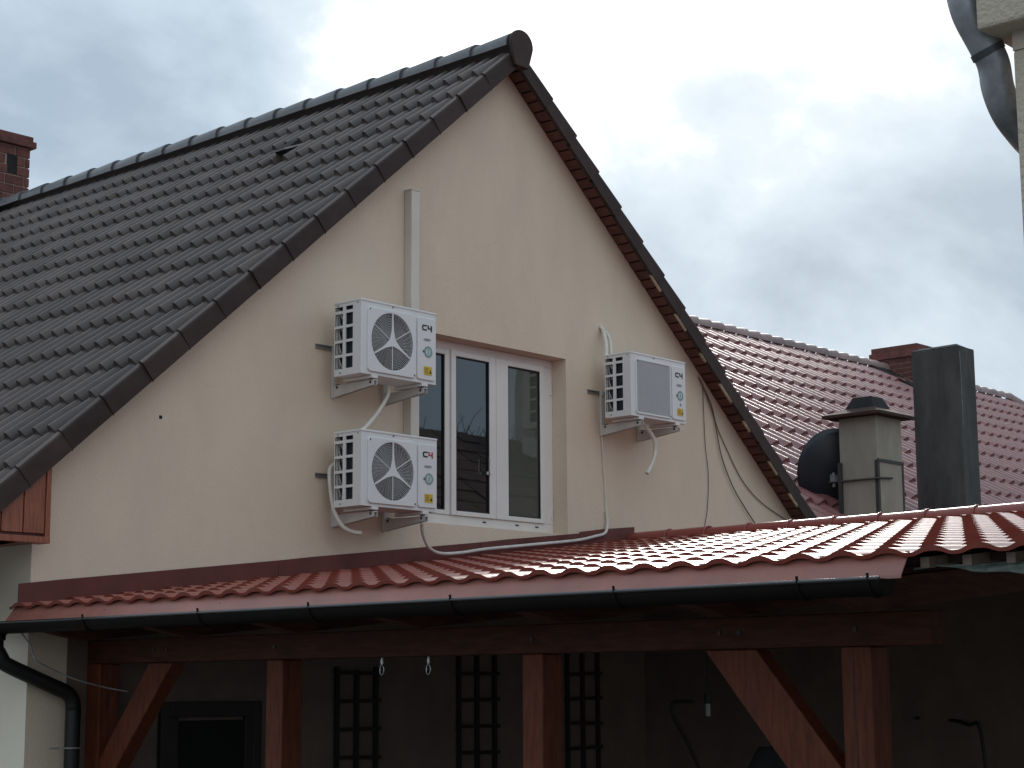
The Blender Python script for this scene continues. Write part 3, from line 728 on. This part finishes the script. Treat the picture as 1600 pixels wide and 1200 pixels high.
def make_bracket(x0, z0, label):
    # wall bracket: two uprights, two arms, cross rail
    t = thing('wall_bracket', label, 'wall bracket', (x0, 0, z0), 'wall brackets carrying the air conditioners')
    for ux in (0.115, 0.595):
        b = MB(); b.box(ux, ux+.032, -.028, -.002, -.112, .255); b.build('upright', 'bracket_paint', t, .003)
        b = MB(); b.prism([(ux+.004, -.028, -.108), (ux+.004, -.028, -.032), (ux+.004, -.425, -.032), (ux+.004, -.425, -.062)], (0.003, 0, 0))
        b.prism([(ux+.033, -.028, -.108), (ux+.033, -.028, -.032), (ux+.033, -.425, -.032), (ux+.033, -.425, -.062)], (0.003, 0, 0))
        b.box(ux, ux+.040, -.425, -.028, -.032, -.027)
        b.build('arm', 'bracket_paint', t)
        b = MB(); b.tube([(ux+.018, -.06, -.05), (ux+.018, -.06, -.02)], .018, 8); b.tube([(ux+.018, -.39, -.05), (ux+.018, -.39, -.02)], .018, 8); b.build('rubber_mount', 'gasket', t)
        b = MB(); b.tube([(ux+.016, -.032, -.085), (ux+.016, -.026, -.085)], .007, 8); b.tube([(ux+.016, -.032, .21), (ux+.016, -.026, .21)], .007, 8); b.build('bolt', 'screw', t)
    b = MB(); b.box(-.03, .70, -.014, -.002, .245, .252); b.box(-.03, .70, -.014, -.002, .222, .229); b.box(-.03, .70, -.005, -.002, .229, .245); b.build('cross_rail', 'galvanised', t)
    return t
YA = -0.42
acs = [((-1.976, YA, 4.2936), 'upper of the two stacked air conditioners with round fan grille, left of the window', False, False),
       ((-1.966, YA, 3.4065), 'lower of the two stacked air conditioners with round fan grille and red lettering', False, True),
       ((0.940, YA, 4.3189), 'lone air conditioner with square mesh grille, right of the window', True, False)]
for l, lab, sq, rd in acs: make_ac(l, lab, sq, rd)
make_bracket(-1.976, 4.2936-.005, 'white steel bracket under the upper stacked air conditioner')
make_bracket(-1.966, 3.4065-.005, 'white steel bracket under the lower stacked air conditioner')
make_bracket(0.940, 4.3189-.005, 'white steel bracket under the lone air conditioner right of the window')

# duct, hoses and cables on the wall
du = thing('cable_duct', 'tall white plastic trunking running up the wall above the stacked air conditioners', 'trunking', (-1.115, 0, 3.5))
b = MB(); b.box(-.042, .042, -.078, -.002, 0.0, 2.29); b.build('trunk', 'duct_pvc', du, .004)
b = MB(); b.box(-.046, .046, -.083, -.002, 2.285, 2.296); b.build('end_cap', 'duct_pvc', du, .003)
b = MB(); b.box(-.044, .044, -.0805, -.002, 1.20, 1.202); b.build('joint', 'gasket', du)
def hose(name, pts, r, m, label, cat, group=None):
    b = MB(); b.tube(smooth_path(pts, 8), r, 10); o = b.build(name, m); tag(o, label, cat, group); return o
hose('drain_hose', [(-1.579, -0.28, 4.268), (-1.585, -0.28, 4.20), (-1.681, -0.28, 4.068), (-1.80, -0.28, 3.954), (-1.86, -0.27, 3.92)], 0.014, 'hose_white', 'pale hose slanting from the upper stacked air conditioner down to the lower one', 'hose')
hose('drain_hose', [(-1.78, -0.10, 3.76), (-1.893, -0.06, 3.703), (-1.934, -0.08, 3.624), (-1.933, -0.1, 3.492), (-1.939, -0.14, 3.381), (-1.905, -0.18, 3.286), (-1.835, -0.2, 3.25), (-1.772, -0.22, 3.244)], 0.015, 'hose_white', 'white hose curling out under the left of the lower stacked air conditioner', 'hose')
hose('power_cord', [(-1.22, -0.25, 3.341), (-1.177, -0.22, 3.27), (-1.079, -0.18, 3.188), (-0.921, -0.14, 3.155), (-0.689, -0.12, 3.172), (-0.395, -0.1, 3.215), (0.125, -0.08, 3.275), (0.677, -0.06, 3.340), (0.926, -0.05, 3.387), (1.059, -0.04, 3.42), (1.105, -0.03, 3.49), (1.109, -0.022, 3.60)], 0.012, 'cord_grey', 'grey cord lying along the red roof edge below the window', 'cord')
hose('thin_cable', [(1.109, -0.02, 3.60), (1.105, -0.014, 3.75), (1.091, -0.014, 3.95), (1.072, -0.014, 4.20)], 0.005, 'hose_white', 'thin pale cable up the wall below the lone air conditioner', 'cable')
hose('refrigerant_pipe', [(1.089, 0.02, 5.125), (1.08, -0.03, 5.08), (1.040, -0.08, 5.02), (0.985, -0.14, 4.914), (0.962, -0.155, 4.80)], 0.017, 'hose_white', 'left white pipe bending from the wall into the lone air conditioner', 'pipe')
hose('refrigerant_pipe', [(1.103, 0.02, 5.110), (1.10, -0.04, 5.06), (1.080, -0.10, 4.99), (1.045, -0.14, 4.90), (1.030, -0.155, 4.80)], 0.014, 'hose_white', 'right white pipe bending from the wall into the lone air conditioner', 'pipe')
hose('drain_hose', [(1.205, -0.3, 4.300), (1.26, -0.3, 4.292), (1.312, -0.3, 4.248), (1.378, -0.3, 4.187), (1.4, -0.3, 4.101), (1.363, -0.3, 3.993), (1.285, -0.3, 3.894)], 0.017, 'hose_white', 'white hose hanging loose under the lone air conditioner', 'hose')
hose('wall_cable', [(2.403, -0.02, 4.845), (2.474, -0.02, 4.756), (2.606, -0.02, 4.529), (2.639, -0.02, 4.42), (2.715, -0.02, 4.175), (2.867, -0.02, 3.935), (3.053, -0.02, 3.752), (3.23, -0.02, 3.60)], 0.005, 'cable_brown', 'middle dark cable sagging down the wall under the right eave', 'cable')
hose('wall_cable', [(2.41, -0.012, 4.850), (2.58, -0.012, 4.638), (2.66, -0.012, 4.449), (2.793, -0.012, 4.267), (3.023, -0.012, 4.004), (3.312, -0.012, 3.827), (3.72, -0.012, 3.69)], 0.004, 'cable_brown', 'rightmost dark cable sagging down the wall under the right eave', 'cable')
hose('wall_cable', [(2.47, -0.010, 4.76), (2.485, -0.010, 4.294), (2.521, -0.010, 4.02), (2.501, -0.010, 3.742), (2.448, -0.010, 3.555)], 0.003, 'cable_brown', 'thin straight cable down the wall, leftmost under the right eave', 'cable')
hose('loose_wire', [(-4.36, -0.18, 2.53), (-4.343, -0.25, 2.454), (-4.344, -0.3, 2.382), (-4.237, -0.3, 2.329), (-4.098, -0.35, 2.268), (-3.935, -0.4, 2.224), (-3.82, -0.45, 2.200)], 0.0045, 'galvanised', 'thin loose wire looping beside the black downpipe', 'wire')

# ================================================================== UNDER THE CARPORT
def trellis(x0, x1, ztop, rungs, label):
    t = thing('trellis', label, 'trellis', (x0, -0.03, 0.0), 'dark trellises on the wall under the carport')
    w_ = x1-x0
    for q in (0, .5, 1):
        b = MB(); xx = w_*q; b.box(xx-.016, xx+.016, -.012, .012, 0.3, ztop+(.02 if q != .5 else 0)); b.build('upright', 'trellis', t, .003)
    z = ztop-.02; random.seed(int(x0*100))
    while z > 0.4:
        b = MB(); d = random.uniform(-.006, .006); b.prism([(-.03, -.014, z-.013-d), (w_+.03, -.014, z-.013+d), (w_+.03, -.014, z+.013+d), (-.03, -.014, z+.013-d)], (0, -.012, 0)); b.build('rung', 'trellis', t); z -= rungs
trellis(-1.80, -1.44, 2.335, .187, 'dark trellis nearest the door, on the wall under the carport')
trellis(-0.615, -0.235, 2.52, .187, 'middle dark trellis on the wall under the carport')
trellis(0.59, 0.955, 2.52, .187, 'dark trellis farthest from the door, beside the second post')
for i, (yy, lab) in enumerate(((-2.46, 'left metal snap hook hanging from the carport beam'), (-2.79, 'right metal snap hook hanging from the carport beam'))):
    t = thing('snap_hook', lab, 'hook', (-3.735, yy, 2.362), 'snap hooks on the beam')
    b = MB(); b.tube([(0, 0, 0.0), (0, 0, -.035)], .006, 8); b.tube([(0, 0, -.012), (0, 0, -.03)], .009, 8); b.build('shank', 'chrome', t)
    b = MB(); b.tube([(0, .014*math.sin(a), -.062+.026*math.cos(a)) for a in [2*math.pi*k/16 for k in range(17)]], .004, 6); b.build('ring', 'chrome', t)
t = thing('pendant_lamp', 'small unlit bare bulb hanging in the dark carport', 'lamp', (-1.0, -2.5, 2.03))
b = MB(); b.tube([(0, 0, .13), (0, 0, 1.0)], .004, 6); b.build('flex', 'gasket', t)
b = MB(); b.tube([(0, 0, .075), (0, 0, .14)], .022, 12); b.build('socket', 'gasket', t)
b = MB(); b.tube([(0, 0, .08), (0, 0, .06), (0, 0, .04), (0, 0, .02), (0, 0, .0)], .018, 12); b.build('bulb', 'bulb', t)
hose('metal_rod', [(-1.15, -2.5, 2.118), (-1.33, -2.5, 2.118), (-1.363, -2.5, 2.09), (-1.34, -2.5, 2.02), (-1.16, -2.5, 1.80), (-0.8, -2.5, 1.2), (-0.6, -2.5, 0.0)], 0.012, 'gasket', 'bent dark rod standing behind the right brace of the carport', 'rod')
hose('metal_arch', [(1.50, -2.5, 1.98), (1.68, -2.5, 1.97), (1.50, -2.9, 1.94), (1.45, -3.05, 1.75), (1.45, -3.1, 0.0)], 0.012, 'gasket', 'curved dark rod in the shade right of the nearest carport post', 'rod')

for zz_, ya, yb in ((1.75, -5.262, -5.252), (2.08, -5.255, -5.247), (1.3, -5.256, -5.247)):
    b = MB(); b.prism([(BX+.0005, ya, zz_), (BX+.0005, yb, zz_), (BX+.0005, (ya+yb)/2-.004, zz_+.28)], (0.004, 0, 0)); b.build('crack', 'gasket', carport)
b = MB(); v = []; random.seed(21); n_ = 20
for k in range(9):
    q = k/8
    for i in range(n_):
        a = 2*math.pi*i/n_; rr = (0.62-0.18*q**3)*(1+.05*math.sin(3*a+k))*(1 if k < 8 else .55)
        v.append((rr*math.cos(a)*1.0, rr*math.sin(a)*.6, 1.62*(q**.85) if k < 8 else 1.66))
b.add(v, [(k*n_+i, k*n_+(i+1) % n_, (k+1)*n_+(i+1) % n_, (k+1)*n_+i) for k in range(8) for i in range(n_)], True); b.add(v[-n_:], [tuple(range(n_))])
o = b.build('covered_stack', 'gasket'); o.location = (-2.08, -3.75, 0.0); o.scale = (0.62, 0.7, 1.14)
tag(o, 'dark covered heap standing in the shade behind the right brace', 'cover')

# ================================================================== BRICK CHIMNEY (left, behind the ridge)
def brick_stack(name, label, x0, x1, y0, y1, z0, z1, bh, bl, hole=None, cap=0.13, ov=0.05):
    t = thing(name, label, 'chimney', ((x0+x1)/2, (y0+y1)/2, z0))
    O = Vector(((x0+x1)/2, (y0+y1)/2, z0))
    def L(b): b.v = [tuple(Vector(p)-O) for p in b.v]; return b
    L(MB().box(x0+.012, x1-.012, y0+.012, y1-.012, z0, z1)).build('core', 'mortar', t)
    j = 0.016; r = 0; z = z0
    bm_cache = {}
    def brick(cx_, cy_, cz_, sx, sy, sz):
        key = (round(sx, 3), round(sy, 3), round(sz, 3))
        if key not in bm_cache:
            bb = MB().box(-sx/2, sx/2, -sy/2, sy/2, -sz/2, sz/2); bm_cache[key] = mesh('brick', bb.v, bb.f, 'brick')
        link('brick', bm_cache[key], t, M=Matrix.Translation(Vector((cx_, cy_, cz_))-O))
    while z+bh <= z1+1e-6:
        off = (bl/2 if r % 2 else 0)
        x = x0-off
        while x < x1-.02:
            a, c = max(x, x0), min(x+bl-j, x1)
            if c-a > .03:
                segs_ = [(a, c)]
                if hole and z+bh > hole[2]+.01 and z < hole[3]-.01:
                    segs_ = []
                    if a < hole[0]: segs_.append((a, min(c, hole[0])))
                    if c > hole[1]: segs_.append((max(a, hole[1]), c))
                for a_, c_ in segs_:
                    if c_-a_ > .02: brick((a_+c_)/2, y0+.025, z+bh/2-j/2, c_-a_, .05, bh-j)
            x += bl
        y = y0+.055-(0 if r % 2 else bl/2)
        while y < y1-.02:
            a, c = max(y, y0+.055), min(y+bl-j, y1)
            if c-a > .03: brick(x0+.025, (a+c)/2, z+bh/2-j/2, .05, c-a, bh-j)
            y += bl
        z += bh; r += 1
    L(MB().box(x0-ov, x1+ov, y0-ov, y1+ov, z, z+cap*.55)).build('cap_course', 'brick', t, .008)
    L(MB().box(x0-ov*.5, x1+ov*.5, y0-ov*.5, y1+ov*.5, z+cap*.55, z+cap)).build('cap_top', 'brick', t, .01)
    if hole:
        L(MB().box(hole[0], hole[1], y0+.004, y0+.02, hole[2], hole[3])).build('flue_opening', 'cap_dark', t)
brick_stack('brick_chimney', 'red brick chimney with flue opening behind the dark roof ridge at far left', -0.40, 0.355, 7.2, 7.95, 6.87, 7.925, 0.105, 0.235, (0.085, 0.205, 7.605, 7.815))
b = MB(); b.prism([(-0.52, 7.02, 7.24), (-0.1, 7.02, 7.30), (-.1, 7.2, 7.42), (-.52, 7.2, 7.30)], (0, 0, .02)); 
tag(b.build('chimney_flashing', 'cap_dark'), 'dark crumpled flashing at the foot of the left brick chimney', 'flashing')

# ================================================================== NEIGHBOUR HOUSE (right, behind)
PN = R(31); CN, SN = math.cos(PN), math.sin(PN)
NY, NZ = 7.03, 7.66; NX0, NX1 = 4.95, 22.2; NE = 8.75
nb = thing('neighbour_house', 'house behind on the right with glossy reddish brown tiled roof', 'house', (12, 4, 0))
O = Vector((12, 4, 0))
def Lb(b): b.v = [tuple(Vector(p)-O) for p in b.v]; return b
ye, ze = NY-CN*NE, NZ-SN*NE
b = MB(); b.add([(NX0, NY, NZ-.03), (NX1, NY, NZ-.03), (NX1+CN*NE, ye, ze-.03), (NX0, ye, ze-.03)], [(3, 2, 1, 0)])
b.add([(NX0, NY, NZ-.03), (NX1, NY, NZ-.03), (NX1+CN*NE, 2*NY-ye, ze-.03), (NX0, 2*NY-ye, ze-.03)], [(0, 1, 2, 3)])
b.add([(NX1, NY, NZ-.03), (NX1+CN*NE, ye, ze-.03), (NX1+CN*NE, 2*NY-ye, ze-.03)], [(0, 1, 2)])
nroof = Lb(b).build('roof', 'neighbour_tile', nb)
b = MB(); b.box(NX0+.1, NX1+CN*NE-.4, ye+.4, 2*NY-ye-.4, 0, ze+.1); b.prism([(NX0+.1, ye+.4, ze), (NX0+.1, 2*NY-ye-.4, ze), (NX0+.1, NY, NZ-.2)], (.2, 0, 0)); Lb(b).build('wall', 'side_plaster', nb)
NWV, NG = 0.276, 0.575
def prof_n(s):
    c = 0.5+0.5*math.cos(2*math.pi*(s-0.5)); return c**1.4
nt_ = tile_mesh('roof_tile', NWV, NG+.01, prof_n, 10, 0.045, 0.070, 0.02, lambda s: 0.015+0.055*prof_n(s), 'neighbour_tile', over=.02)
pl = []
for r in range(int(NE/NG)):
    for c in range(int((NX1-NX0+CN*NE)/NWV)):
        u = 0.12+NG*r; x = NX0+NWV*(c+1); y = NY-CN*u
        if x > NX1+CN*(u+NG*.5): continue
        pl.append(frame((x-O.x, y-O.y, NZ-SN*u), (-1, 0, 0), (0, -CN, -SN)))
# single tiles on the patch of roof beside the main gable, the rest joined
vis = sorted(pl, key=lambda M: ((M.translation.x+O.x-11.0)*0.75)**2+(M.translation.y+O.y-3.6)**2); hid = []
for M in vis[:300]: link('roof_tile', nt_, nroof, M=M)
join_tiles('far_tiles', nt_, vis[300:]+hid, nroof)
nr_ = ridge_mesh(.35, .155, .10, 'neighbour_ridge', n=8)
x = NX1
while x > NX0:
    M = Matrix.Translation((x-O.x, NY-O.y, NZ+.02)) @ Matrix.Rotation(R(90), 4, 'Z'); link('ridge_tile', nr_, nroof, M=M); x -= .33
hd = Vector((CN*NE, -CN*NE, -SN*NE)); hl = hd.length; hd.normalize()
k = 0
while k*.36 < hl:
    p = Vector((NX1, NY, NZ+.02))+hd*(k*.36)-O
    Y = hd; X = Y.cross(Vector((0, 0, 1))).normalized(); Z = X.cross(Y)
    link('hip_tile', nr_, nroof, M=Matrix(((X.x, Y.x, Z.x, p.x), (X.y, Y.y, Z.y, p.y), (X.z, Y.z, Z.z, p.z), (0, 0, 0, 1)))); k += 1
# brick stack on the neighbour's ridge: computed from same rays, 30 m away
brick_stack('brick_stack', 'squat brick chimney on the neighbouring reddish roof ridge', 17.56, 18.25, 6.35, 7.2, 6.9, 7.84, 0.085, 0.27, None, cap=0.22, ov=0.06)
b = MB(); b.prism([(17.50, 6.0, 7.09), (17.50, 7.1, 7.75), (16.9, 7.0, 7.70), (17.2, 6.0, 7.09)], (0, 0, .03)); tag(b.build('lead_flashing', 'cap_dark'), 'dark sheet flashing beside the squat brick chimney on the reddish roof', 'flashing')

# plaster chimney with cowl
pc = thing('plaster_chimney', 'grey plastered chimney with dark metal hood beside the satellite dish', 'chimney', (5.905, 0.326, 3.5))
b = MB(); b.box(0, .50, 0, .44, 0, 1.43); b.build('shaft', 'chimney_plaster', pc, .008)
b = MB(); b.box(-.11, .61, -.11, .57, 1.43, 1.46)
b.add([(-.11, -.11, 1.461), (.61, -.11, 1.461), (.61, .57, 1.461), (-.11, .57, 1.461), (.06, .05, 1.53), (.42, .05, 1.53), (.42, .40, 1.53), (.06, .40, 1.53)], [(0, 1, 5, 4), (1, 2, 6, 5), (2, 3, 7, 6), (3, 0, 4, 7)]); b.build('cap', 'chimney_cap', pc)
b = MB(); b.add([(.06, .05, 1.515), (.42, .05, 1.515), (.42, .41, 1.515), (.06, .41, 1.515), (.13, .12, 1.655), (.35, .12, 1.655), (.35, .34, 1.655), (.13, .34, 1.655)], [(0, 1, 5, 4), (1, 2, 6, 5), (2, 3, 7, 6), (3, 0, 4, 7), (4, 5, 6, 7)]); b.build('hood', 'cap_dark', pc, .006)
b = MB(); b.box(-.006, .03, -.008, .03, 0, .97); b.build('angle_iron', 'iron', pc)
b = MB(); b.box(.48, .508, -.008, .03, 0, .955); b.build('angle_iron', 'iron', pc)
b = MB(); b.box(-.006, .508, -.012, -.002, .955, .985); b.build('angle_iron', 'iron', pc)
b = MB(); b.box(-.03, .0, .41, .45, 0, .97); b.build('angle_iron', 'iron', pc)
b = MB(); b.tube([(-.02, .56, .78), (-.02, -.02, .78), (.25, -.02, .80)], .011, 8); b.build('clamp_rod', 'iron', pc)
b = MB(); b.box(-.006, .505, -.012, -.002, .19, .21); b.build('angle_iron', 'iron', pc)
# dark slab chimney
dc = thing('dark_chimney', 'tall blackened concrete chimney right of the plastered one', 'chimney', (7.545, 0.235, 3.4))
b = MB(); b.prism([(0, 0, 0), (.355, 0, 0), (.355, .58, 0), (0, .58, 0)], (0, 0, 2.455)); b.build('shaft', 'concrete_dark', dc, .012)
b = MB(); b.add([(0, 0, 2.456), (.355, 0, 2.456), (.355, .58, 2.456), (0, .58, 2.456), (.05, .05, 2.49), (.30, .05, 2.475), (.30, .5, 2.48), (.05, .5, 2.485)], [(0, 1, 5, 4), (1, 2, 6, 5), (2, 3, 7, 6), (3, 0, 4, 7), (4, 5, 6, 7)]); b.build('rim', 'concrete_dark', dc)
b = MB(); b.prism([(.010, -.003, 2.40), (.022, -.003, 2.40), (.030, -.003, 2.0), (.026, -.003, 1.55), (.016, -.003, 1.6), (.018, -.003, 2.1)], (0, .002, 0)); b.build('pale_streak', 'concrete_streak', dc)  # narrow pale streak down beside the near corner
# satellite dish (seen from behind)
sd = thing('satellite_dish', 'dark satellite dish behind the grey plastered chimney', 'satellite dish', (6.16, 1.02, 4.36))
dn = Vector((0.72, 0.62, 0.30)).normalized()      # faces away from the viewer
X = Vector((0, 0, 1)).cross(dn).normalized(); Zd = dn.cross(X).normalized()
b = MB(); v = [(0, 0, 0)]; nn = 40
for k in range(1, 7):
    q = k/6
    for i in range(nn):
        a = 2*math.pi*i/nn; p = X*(0.385*q*math.cos(a))+Zd*(0.462*q*math.sin(a))+dn*(0.085*(q*q-1)); v.append(p+Vector((.08, .03, .075)))
v[0] = Vector((.08, .03, .10))-dn*.085
f = [(0, 1+i, 1+(i+1) % nn) for i in range(nn)]
for k in range(5):
    for i in range(nn): f.append((1+k*nn+i, 1+(k+1)*nn+i, 1+(k+1)*nn+(i+1) % nn, 1+k*nn+(i+1) % nn))
b.add(v, f, True); o = b.build('reflector', 'dish_grey', sd); sm = o.modifiers.new('solid', 'SOLIDIFY'); sm.thickness = .008
b = MB(); b.box(-.05, .03, -.06, .0, -.06, .03); b.tube([(-.02, -.03, -.02), (.06, .02, .02)], .025, 8); b.tube([(-.02, -.03, -.10), (-.02, -.03, .05)], .018, 8); b.build('mount', 'galvanised', sd, .004)
b = MB(); b.tube([Vector((.10, .05, .10))-Zd*.40, Vector((.10, .05, .10))-Zd*.30+dn*.45], .012, 8); b.tube([Vector((.10, .05, .10))-Zd*.30+dn*.43, Vector((.10, .05, .10))-Zd*.27+dn*.50], .03, 10); b.build('feed_arm', 'galvanised', sd)

# ================================================================== NEAR BUILDING at the right edge
cb = thing('corner_building', 'rough plastered building corner at the right edge of the picture', 'building', (-5.60, -6.955, 0))
b = MB(); b.box(0, 1.6, -4.5, 0, 0, 3.99); b.build('wall', 'old_plaster', cb, .01)
b = MB(); b.box(-.085, 1.7, -4.6, .065, 4.045, 4.9); b.build('upper_band', 'old_plaster', cb, .01)
b = MB(); b.box(0.001, 1.599, -4.499, -.001, 3.99, 4.05); b.build('band_soffit', 'old_plaster', cb)
rd = thing('zinc_downpipe', 'grey metal downpipe elbow on the plastered corner building, top right', 'downpipe', (-5.72, -6.86, 3.5))
pp = smooth_path([(-5.655, -6.827, 4.238), (-5.641, -6.829, 4.183), (-5.62, -6.836, 4.119), (-5.58, -6.86, 4.036), (-5.556, -6.873, 3.981), (-5.538, -6.875, 3.908), (-5.505, -6.886, 3.84), (-5.43, -6.896, 3.79), (-5.33, -6.898, 3.75), (-5.27, -6.898, 3.64), (-5.26, -6.898, 3.3), (-5.26, -6.898, 0.1)], 6)
O2 = Vector((-5.72, -6.86, 3.5))
b = MB(); b.tube(pp, 0.047, 18); b.v = [tuple(Vector(p)-O2) for p in b.v]; b.build('pipe', 'zinc_pipe', rd)
b = MB(); b.tube([pp[0]+Vector((-.02, .01, .08)), pp[0], pp[5]], 0.058, 16); b.v = [tuple(Vector(p)-O2) for p in b.v]; b.build('socket', 'zinc_dark', rd)
b = MB(); b.tube(pp[19:22], 0.051, 18); b.v = [tuple(Vector(p)-O2) for p in b.v]; b.build('joint_ring', 'zinc_dark', rd)

# ================================================================== ACROSS THE YARD (seen only mirrored in the window)
oh = thing('opposite_house', 'low brown roofed house across the yard, mirrored in the window', 'house', (12, -14.5, 0))
b = MB(); b.box(-5.5, 4.0, -3.6, 3.6, 0, 4.4); b.build('wall', 'opp_wall', oh)
b = MB()
b.prism([(-5.8, 4.0, 4.25), (-5.8, 0, 7.0), (-5.8, -4.0, 4.25)], (10.0, 0, 0)); orf = b.build('roof', 'opp_roof', oh)
sl_ = math.hypot(4.0, 2.75); cy_, cz_ = 4.0/sl_, 2.75/sl_
tb = MB(); tb.box(0, .48, 0, .42, 0, .03); tme = mesh('roof_tile', tb.v, tb.f, 'opp_roof')
random.seed(2)
for r in range(11):
    for c in range(20):
        u = .42*r; M = frame((-5.8+.5*(c+1)+random.uniform(-.02, .02), cy_*u, 7.02-cz_*u+random.uniform(0, .03)), (1, 0, 0), (0, cy_, -cz_+.05))
        # X x Y must point up
        Mx = M.copy(); link('roof_tile', tme, orf, M=Mx)
tw_rot = R(-43)
tw = thing('grey_tower_house', 'tall grey house with pale corner blocks, mirrored in the right window light', 'house', (16.25, -14.0, 0)); tw.rotation_euler.z = tw_rot
b = MB(); b.box(0, 7, 0, 6.0, 0, 9.2); b.build('wall', 'opp_wall', tw)
for k in range(15):
    b = MB(); q = .32 if k % 2 else .22; b.box(-.03, 0, 0, q, .6*k+.05, .6*k+.45); b.build('quoin', 'quoin', tw)
tr = thing('bare_tree', 'leafless tree across the yard, mirrored in the window', 'tree', (20.9, -20.4, 0))
b = MB(); random.seed(11)
tk = MB(); tk.tube([(0, 0, 0), (.05, .03, 2.2), (0, .1, 4.6)], .2, 10, r2=.12); tk.build('trunk', 'bark', tr)
def grow(p, d, L, r, lv):
    q = p+d*L; m_ = p+d*L*.5+Vector((random.uniform(-1, 1), random.uniform(-1, 1), random.uniform(-.5, .5)))*L*.08
    b.tube([p, m_, q], r, 5 if lv > 1 else 7, False, r2=r*.6)
    if lv >= 5: return
    for k in range(3 if lv < 3 else 2):
        nd = (d+Vector((random.uniform(-1, 1), random.uniform(-1, 1), random.uniform(-.3, .7)))*.75).normalized()
        grow(p+d*L*random.uniform(.6, 1.0), nd, L*random.uniform(.62, .85), r*.6, lv+1)
for k in range(5): grow(Vector((0, .1, 4.2)), Vector((random.uniform(-.7, .7), random.uniform(-.7, .7), 1)).normalized(), 2.1, .13, 0)
b.build('crown', 'bark', tr); tr.scale = (0.9, 0.9, 0.84)
bpy.context.view_layer.update()
